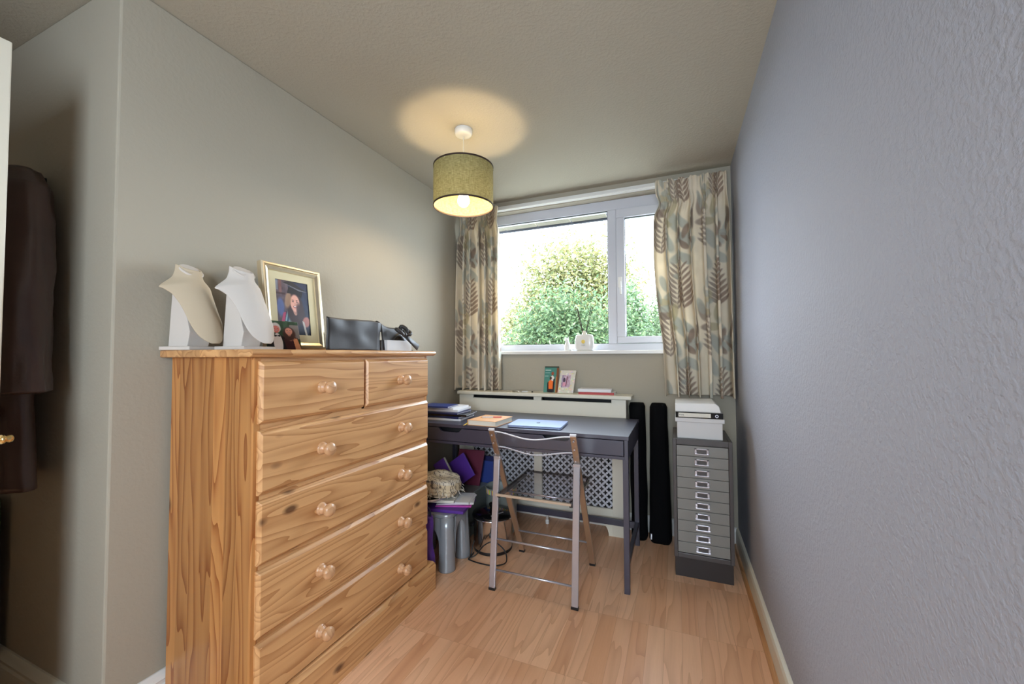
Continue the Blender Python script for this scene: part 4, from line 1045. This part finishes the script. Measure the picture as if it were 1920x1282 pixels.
rng = np.random.default_rng(4); rnd = rng.random((400, 400))
row = ((_P[..., 1]+.2+.10*_P[..., 2])/.011); ri = np.floor(row).astype(int); cw = np.floor((_P[..., 0]+.3)/.0045+ri*3).astype(int)
ink = (row-ri < .48) & (rnd[ri % 400, cw % 400] < .62) & (rnd[(ri*7) % 400, (cw//5) % 400] < .8)
im_s = np.where(ink[..., None], np.array((112, 106, 104)), np.array((208, 200, 182)))*np.where(_V[..., None] > .62, np.array((1.0, .96, .88)), 1.0)
sc_t = thing('scarf', tuple(sc_c), 'crumpled cream printed scarf with fringes heaped on the stool', 'scarf')
paint_object('cloth', lambda U, V: _P+sc_c, im_s, 'scarf', sc_t)
m = MB(); rng = random.Random(8)
for i in range(26):
    a = rng.uniform(-2.0, .75); p = Vector((sc_c[0]+.148*math.cos(a), sc_c[1]+.108*math.sin(a), zt_+rng.uniform(.012, .055))); pts = [p]
    d = Vector((math.cos(a)*.6, math.sin(a)*.6, rng.uniform(-.5, .4)))
    for k in range(4):
        p = p+d*.011+Vector((rng.uniform(-.005, .005), rng.uniform(-.005, .005), -.003*k)); p.z = max(p.z, zt_+.003); pts.append(p.copy())
    m.tube(pts, .0013, 5)
m.build('fringe', 'paperc', sc_t, smooth=True)['kind'] = 'stuff'
# crate behind the stool with files in it
cr = thing('storage_crate', (-1.37, 2.36, 0), 'grey storage crate behind the stool with folders standing on it', 'crate')
MB().box(-1.495, -1.235, 2.18, 2.535, .004, .262).build('body', 'greytin', cr, bevel=.006)
MB().box(-1.50, -1.228, 2.175, 2.54, .262, .276).build('lid', 'greytin', cr, bevel=.004)
def panel(name, mat, base, du, up, th, w_, h_, label, cat, edge=None):
    """card file standing on edge: base corner, direction along the bottom, direction up"""
    base, du, up = Vector(base), Vector(du).normalized(), Vector(up).normalized(); n_ = du.cross(up).normalized()
    t = thing(name, base, label, cat)
    m = MB(); m.prism([base, base+du*w_, base+du*w_+up*h_, base+up*h_], n_*th); m.build('cover', mat, t, bevel=.002)
    if edge:
        m = MB(); m.prism([base+du*(w_-.001)+n_*.003, base+du*(w_+.001)+n_*.003, base+du*(w_+.001)+up*h_+n_*.003, base+du*(w_-.001)+up*h_+n_*.003], n_*(th-.006)); m.build('page_edges', edge, t)
    return t
ZC_ = .277
panel('folder', 'purple', (-1.365, 2.34, ZC_+.001), (.8, .06, .6), (-.6, .14, .8), .012, .175, .165, 'purple folder standing behind the scarf, its corner pointing up', 'folder')
panel('box_file', 'purple', (-1.318, 2.20, ZC_+.001), (.80, .12, .60), (-.6, .12, .80), .026, .085, .225, 'thick purple file leaning to the left behind the scarf, cream page edge showing', 'file', 'paperc')
panel('folder', 'maroon', (-1.44, 2.45, ZC_), (1, .06, 0), (.12, .12, 1), .014, .19, .235, 'maroon folder standing between purple and navy folders', 'folder')
panel('folder', 'navy', (-1.40, 2.562, 0), (1, .02, 0), (0, .0, 1), .010, .235, .455, 'navy folder standing upright against the lattice, behind the striped bin', 'folder')
panel('folder', 'navyblue', (-1.38, 2.548, 0), (1, .02, 0), (0, .0, 1), .010, .190, .425, 'blue folder standing just in front of the navy one', 'folder')
# striped bin
bn = thing('striped_bin', (-1.092, 2.462, 0), 'small metal bin with colourful vertical stripes and grey rim, behind the chrome pot', 'bin')
t = NT('stripes'); tc = t.n('ShaderNodeTexCoord'); sp_ = t.n('ShaderNodeSeparateXYZ'); t.l(tc.outputs['Object'], sp_.inputs[0])
an = t.math('ARCTAN2', sp_.outputs[1], sp_.outputs[0]); fr_ = t.math('FRACT', t.math('MULTIPLY', an, 6/math.pi*.9))
rp = t.n('ShaderNodeValToRGB'); rp.color_ramp.interpolation = 'CONSTANT'; e = rp.color_ramp.elements
stp = [(0, S(246, 228, 96)), (.14, S(150, 96, 184)), (.26, S(246, 240, 222)), (.36, S(222, 70, 66)), (.46, S(248, 226, 100)), (.60, S(96, 172, 92)), (.72, S(235, 230, 215)), (.82, S(80, 80, 140)), (.90, S(240, 172, 80))]
while len(e) < len(stp): e.new(.5)
for i, (p_, c_) in enumerate(stp): e[i].position = p_; e[i].color = c_
t.l(fr_, rp.inputs[0]); t.set(rp.outputs[0], .4); M['stripes'] = t.m
MB().lathe([(.085, 0), (.090, .01), (.104, .285), (.104, .29)], (-1.092, 2.462, 0), seg=48, cap1=False).build('wall', 'stripes', bn, smooth=True)
MB().lathe([(.100, .02), (.103, .289), (.1065, .293), (.1065, .298), (.102, .298), (.098, .28), (.088, .02), (.001, .015)], (-1.092, 2.462, 0), seg=48, cap0=False).build('liner', 'greytin', bn, smooth=True)
# chrome pot
PX, PY = -1.047, 2.236
pt_ = thing('chrome_pot', (PX, PY, 0), 'chrome pot with black domed lid and knob, on the floor behind the chair leg', 'pot')
MB().lathe([(.112, .0), (.115, .004), (.115, .014), (.112, .018)], (PX, PY, 0), seg=48).build('base', 'blackmetal', pt_)
MB().lathe([(.113, .016), (.117, .022), (.117, .188), (.120, .194)], (PX, PY, 0), seg=56).build('body', 'polished', pt_, smooth=True)
MB().lathe([(.1205, .192), (.1275, .194), (.1280, .200), (.1255, .204)], (PX, PY, 0), seg=56).build('rim', 'polished', pt_, smooth=True)
ld = MB().lathe([(.1265, .203), (.122, .212), (.100, .219), (.060, .226), (.030, .229), (.001, .230)], (PX, PY, 0), seg=56).build('lid', 'black_gloss', pt_, smooth=True)
MB().lathe([(.020, .229), (.016, .240), (.024, .252), (.026, .260), (.018, .268), (.001, .270)], (PX, PY, 0), seg=28).build('knob', 'black_gloss', ld, smooth=True)
m = MB(); m.obox((PX+.055, PY-.117, .125), (1, .4, 0), (-.4, 1, 0), (0, 0, 1), .022, .014, .009); m.obox((PX-.118, PY-.03, .135), (.2, 1, 0), (1, -.2, 0), (0, 0, 1), .02, .012, .009); m.build('handle', 'blackmetal', pt_, bevel=.003)
MB().bar((PX+.03, PY-.09, .2225), (PX+.075, PY-.02, .2285), .008, .004).build('spoon_rest', 'chrome', ld)
cbp = [(PX-.06, PY-.128, .085), (PX-.075, PY-.145, .03), (PX-.085, PY-.165, .006), (PX-.065, PY-.19, .005), (PX, PY-.205, .005), (PX+.075, PY-.205, .005), (PX+.125, PY-.185, .006), (PX+.150, PY-.150, .012), (PX+.135, PY-.125, .05), (PX+.095, PY-.125, .085), (PX+.055, PY-.138, .100), (PX+.01, PY-.15, .075), (PX-.03, PY-.165, .025), (PX-.07, PY-.18, .008), (PX-.10, PY-.155, .006), (PX-.105, PY-.12, .010)]
def smooth_path(P, k=6):
    P = [Vector(p) for p in P]; out = []
    for i in range(len(P)-1):
        a, b, c, d = P[max(i-1, 0)], P[i], P[i+1], P[min(i+2, len(P)-1)]
        for j in range(k):
            t_ = j/k; out.append(.5*((2*b)+(c-a)*t_+(2*a-5*b+4*c-d)*t_**2+(3*b-a-3*c+d)*t_**3))
    out.append(P[-1]); return out
cbp = [(max(x, PX-.068), y, max(z, .0045)) for x, y, z in smooth_path(cbp)]
own(MB().tube(cbp, .0035, 8).build('cable', 'blackmetal', smooth=True), 'looped black mains cable on the floor in front of the chrome pot', 'cable')
# purple cloth bag between chest and stool
pb = thing('cloth_bag', (-1.235, 1.815, 0), 'limp purple cloth bag squeezed between the pine chest and the step stool', 'bag')
def pbf(u, v):
    a = u*2*math.pi; z = v*.315; w_ = .050*(1-.35*v)+.006*math.sin(9*v); n_ = mnoise.noise(Vector((math.cos(a), math.sin(a), z*14)))*.008
    return (-1.235+(w_+n_)*math.cos(a), 1.813+(.026+n_*.5)*math.sin(a), z)
m = MB(); g_ = m.grid(pbf, 24, 30, True); m.bm.faces.new(g_[0][::-1]); m.bm.faces.new(g_[-1]); m.build('bag', 'purple', pb, smooth=True)
m = MB(); m.tube(smooth_path([(-1.255, 1.815, .312), (-1.25, 1.82, .345), (-1.235, 1.825, .352), (-1.22, 1.82, .340), (-1.213, 1.815, .31)]), .005, 6); m.build('strap', 'navy', pb, smooth=True)

# ================================================================== ALCOVE: COAT, HOOK, GREEN UNIT
ct = thing('coat', (-2.04, .57, .76), 'long dark brown leather coat hanging in the alcove behind the door', 'coat')
def loft(secs, nu, nv, amp, sc, seed):
    """secs: (z, cx, cy, rx, ry)"""
    def f(u, v):
        q = v*(len(secs)-1); i = min(int(q), len(secs)-2); r = q-i; r = r*r*(3-2*r)*.5+r*.5
        z, cx, cy_, rx_, ry_ = [a+(b-a)*r for a, b in zip(secs[i], secs[i+1])]
        a = u*2*math.pi; p = Vector((cx+rx_*math.cos(a), cy_+ry_*math.sin(a), z))
        fold = mnoise.noise(Vector((math.cos(a)*2.2+seed, math.sin(a)*2.2, z*2.4)))*amp+mnoise.noise(Vector((math.cos(a)*3+seed, math.sin(a)*3, z*sc)))*amp*.6
        p.x += math.cos(a)*fold; p.y += math.sin(a)*fold
        return p
    m = MB(); g_ = m.grid(f, nu, nv, True); m.bm.faces.new(g_[0][::-1]); m.bm.faces.new(g_[-1]); return m
loft([(1.785, -2.035, .585, .05, .03), (1.765, -2.035, .58, .13, .045), (1.72, -2.035, .575, .185, .055), (1.55, -2.035, .57, .19, .062), (1.25, -2.035, .57, .185, .06), (1.0, -2.035, .57, .20, .062), (.76, -2.035, .57, .235, .066)], 48, 60, .010, 9, 2).build('body', 'leather', ct, smooth=True)
for sx, lbl in ((1, None), (-1, None)):
    cx = -2.035
    loft([(1.745, cx+sx*.125, .572, .06, .045), (1.69, cx+sx*.165, .568, .075, .055), (1.50, cx+sx*.20, .56, .068, .058), (1.30, cx+sx*.228, .552, .064, .056), (1.12, cx+sx*.247, .548, .062, .054), (1.06, cx+sx*.252, .547, .066, .057), (1.055, cx+sx*.252, .547, .05, .045)], 32, 44, .010, 16, 5+sx).build('sleeve', 'leather', ct, smooth=True)
m = MB(); m.tube(smooth_path([(-2.11, .545, 1.75), (-2.04, .53, 1.72), (-1.97, .545, 1.75), (-1.98, .60, 1.775), (-2.04, .62, 1.78), (-2.10, .60, 1.775), (-2.11, .545, 1.75)]), .016, 8); m.build('collar', 'leather', ct, smooth=True)
m = MB(); m.box(-1.97, -1.855, .500, .507, 1.00, 1.014); m.box(-1.972, -1.853, .499, .506, .985, 1.0); m.build('pocket_flap', 'leather', ct, bevel=.002)
hk = thing('coat_hook', (-2.04, .655, 1.72), 'dark coat hook on the alcove wall above the coat collar', 'hook')
MB().box(-2.055, -2.025, .657, YA, 1.72, 1.785).build('plate', 'blackmetal', hk, bevel=.002)
MB().tube([(-2.04, .66, 1.765), (-2.04, .645, 1.75), (-2.04, .638, 1.76), (-2.04, .634, 1.775)], .005, 8).build('prong', 'blackmetal', hk, smooth=True)
gu = thing('green_cabinet', (-2.45, .50, 0), 'olive green metal storage unit in the alcove below the coat, at the far left edge', 'cabinet')
MB().box(-2.62, -2.203, .34, .640, 0, .665).build('body', 'green', gu, bevel=.004)
for i in range(4):
    z0 = .03+i*.158
    MB().box(-2.2035, -2.199, .36, .632, z0+.02, z0+.128).build('recess_panel', 'blackmetal', gu, bevel=.003)

# ================================================================== OUTSIDE
def tree(name, label, c, rad, n, cols, leaf, seed, cat, trunk_r=.09):
    c = Vector(c); rng = np.random.default_rng(seed); z0 = -1.0
    t = thing(name, (c.x, c.y, z0), label, cat, 'trees outside the window')
    # clumps over the crown, leaves round each clump
    ncl = max(40, n//45)
    d = rng.normal(0, 1, (ncl, 3)); d /= np.linalg.norm(d, axis=1)[:, None]
    rr = rng.uniform(.12, 1.0, ncl)**.6
    bump = np.array([mnoise.noise(Vector(q*1.8)+Vector((seed, 0, 0))) for q in d])
    cl = d*(rr*(1+.22*bump))[:, None]*np.array(rad)
    k = rng.integers(0, ncl, n); p = cl[k]+rng.normal(0, 1, (n, 3))*np.array(rad)*.10+np.array(c)
    p = p[p[:, 2] > z0+.2]; n = len(p)
    nv = rng.normal(0, 1, (n, 3))+np.array((0, -.4, .8)); nv /= np.linalg.norm(nv, axis=1)[:, None]
    a = np.cross(nv, rng.normal(0, 1, (n, 3))); a /= np.linalg.norm(a, axis=1)[:, None]; b = np.cross(nv, a)
    s = (leaf*rng.uniform(.6, 1.25, n))[:, None]
    V = np.stack([p-a*s, p-b*s*.42+nv*s*.12, p+a*s, p+b*s*.42+nv*s*.12], 1).reshape(-1, 3)-np.array((c.x, c.y, z0))
    me = bpy.data.meshes.new('foliage'); me.vertices.add(4*n); me.vertices.foreach_set('co', V.reshape(-1))
    me.loops.add(4*n); me.loops.foreach_set('vertex_index', np.arange(4*n)); me.polygons.add(n); me.polygons.foreach_set('loop_start', np.arange(n)*4); me.update(calc_edges=True)
    ca = me.color_attributes.new('Col', 'FLOAT_COLOR', 'POINT'); cc = np.array(cols, float); ci = cc[rng.integers(0, len(cc), n)]*rng.uniform(.8, 1.2, (n, 1))
    q = np.ones((n, 4, 4)); q[..., :3] = lin(np.clip(ci, 0, 255))[:, None, :]; ca.data.foreach_set('color', q.reshape(-1).astype(np.float32))
    me.materials.append(M['leaf']); o = bpy.data.objects.new('foliage', me); COL.objects.link(o); o.parent = t
    m = MB(); m.tube([(c.x, c.y, z0), (c.x+.05, c.y, (z0+c.z)/2), (c.x, c.y, c.z)], [trunk_r, trunk_r*.8, trunk_r*.5], 10)
    for i in range(6):
        a_ = i*1.05+seed; e_ = Vector((c.x+math.cos(a_)*rad[0]*.6, c.y+math.sin(a_)*rad[1]*.6, c.z+rad[2]*.35)); m.tube([(c.x, c.y, c.z-rad[2]*.45), (Vector((c.x, c.y, c.z))+e_)/2, e_], [trunk_r*.5, trunk_r*.3, .012], 7)
    m.build('trunk', 'bark', t, smooth=True)
tree('broadleaf_tree', 'tall yellow-green tree in the middle of the window view', (-3.15, 13.2, 2.2), (2.45, 1.4, 3.05), 42000, [(110, 110, 67), (118, 117, 75), (97, 104, 65), (128, 122, 80)], .08, 2, 'tree', .16)
tree('evergreen_bush', 'dense dark green bush in front of the tall tree', (-2.43, 9.2, .753), (1.52, .75, 1.98), 28000, [(69, 89, 57), (80, 99, 63), (58, 79, 52), (90, 107, 72)], .055, 5, 'bush')
tree('evergreen_bush', 'upright green bush seen through the right-hand opening sash', (-.735, 7.0, .84), (.43, .45, 1.47), 11000, [(72, 92, 61), (84, 104, 67), (63, 84, 56)], .042, 8, 'bush')
tree('evergreen_bush', 'low bright green bush at the right edge of the window, by the curtain', (-.30, 11.4, .75), (.80, .6, 2.05), 14000, [(84, 104, 67), (95, 111, 74), (72, 92, 61)], .065, 11, 'bush')
tree('evergreen_bush', 'pale green shrub at the left edge of the window view', (-6.75, 17, .81), (1.35, .9, 2.6), 7000, [(102, 109, 80), (111, 115, 88), (90, 98, 74)], .09, 14, 'bush')
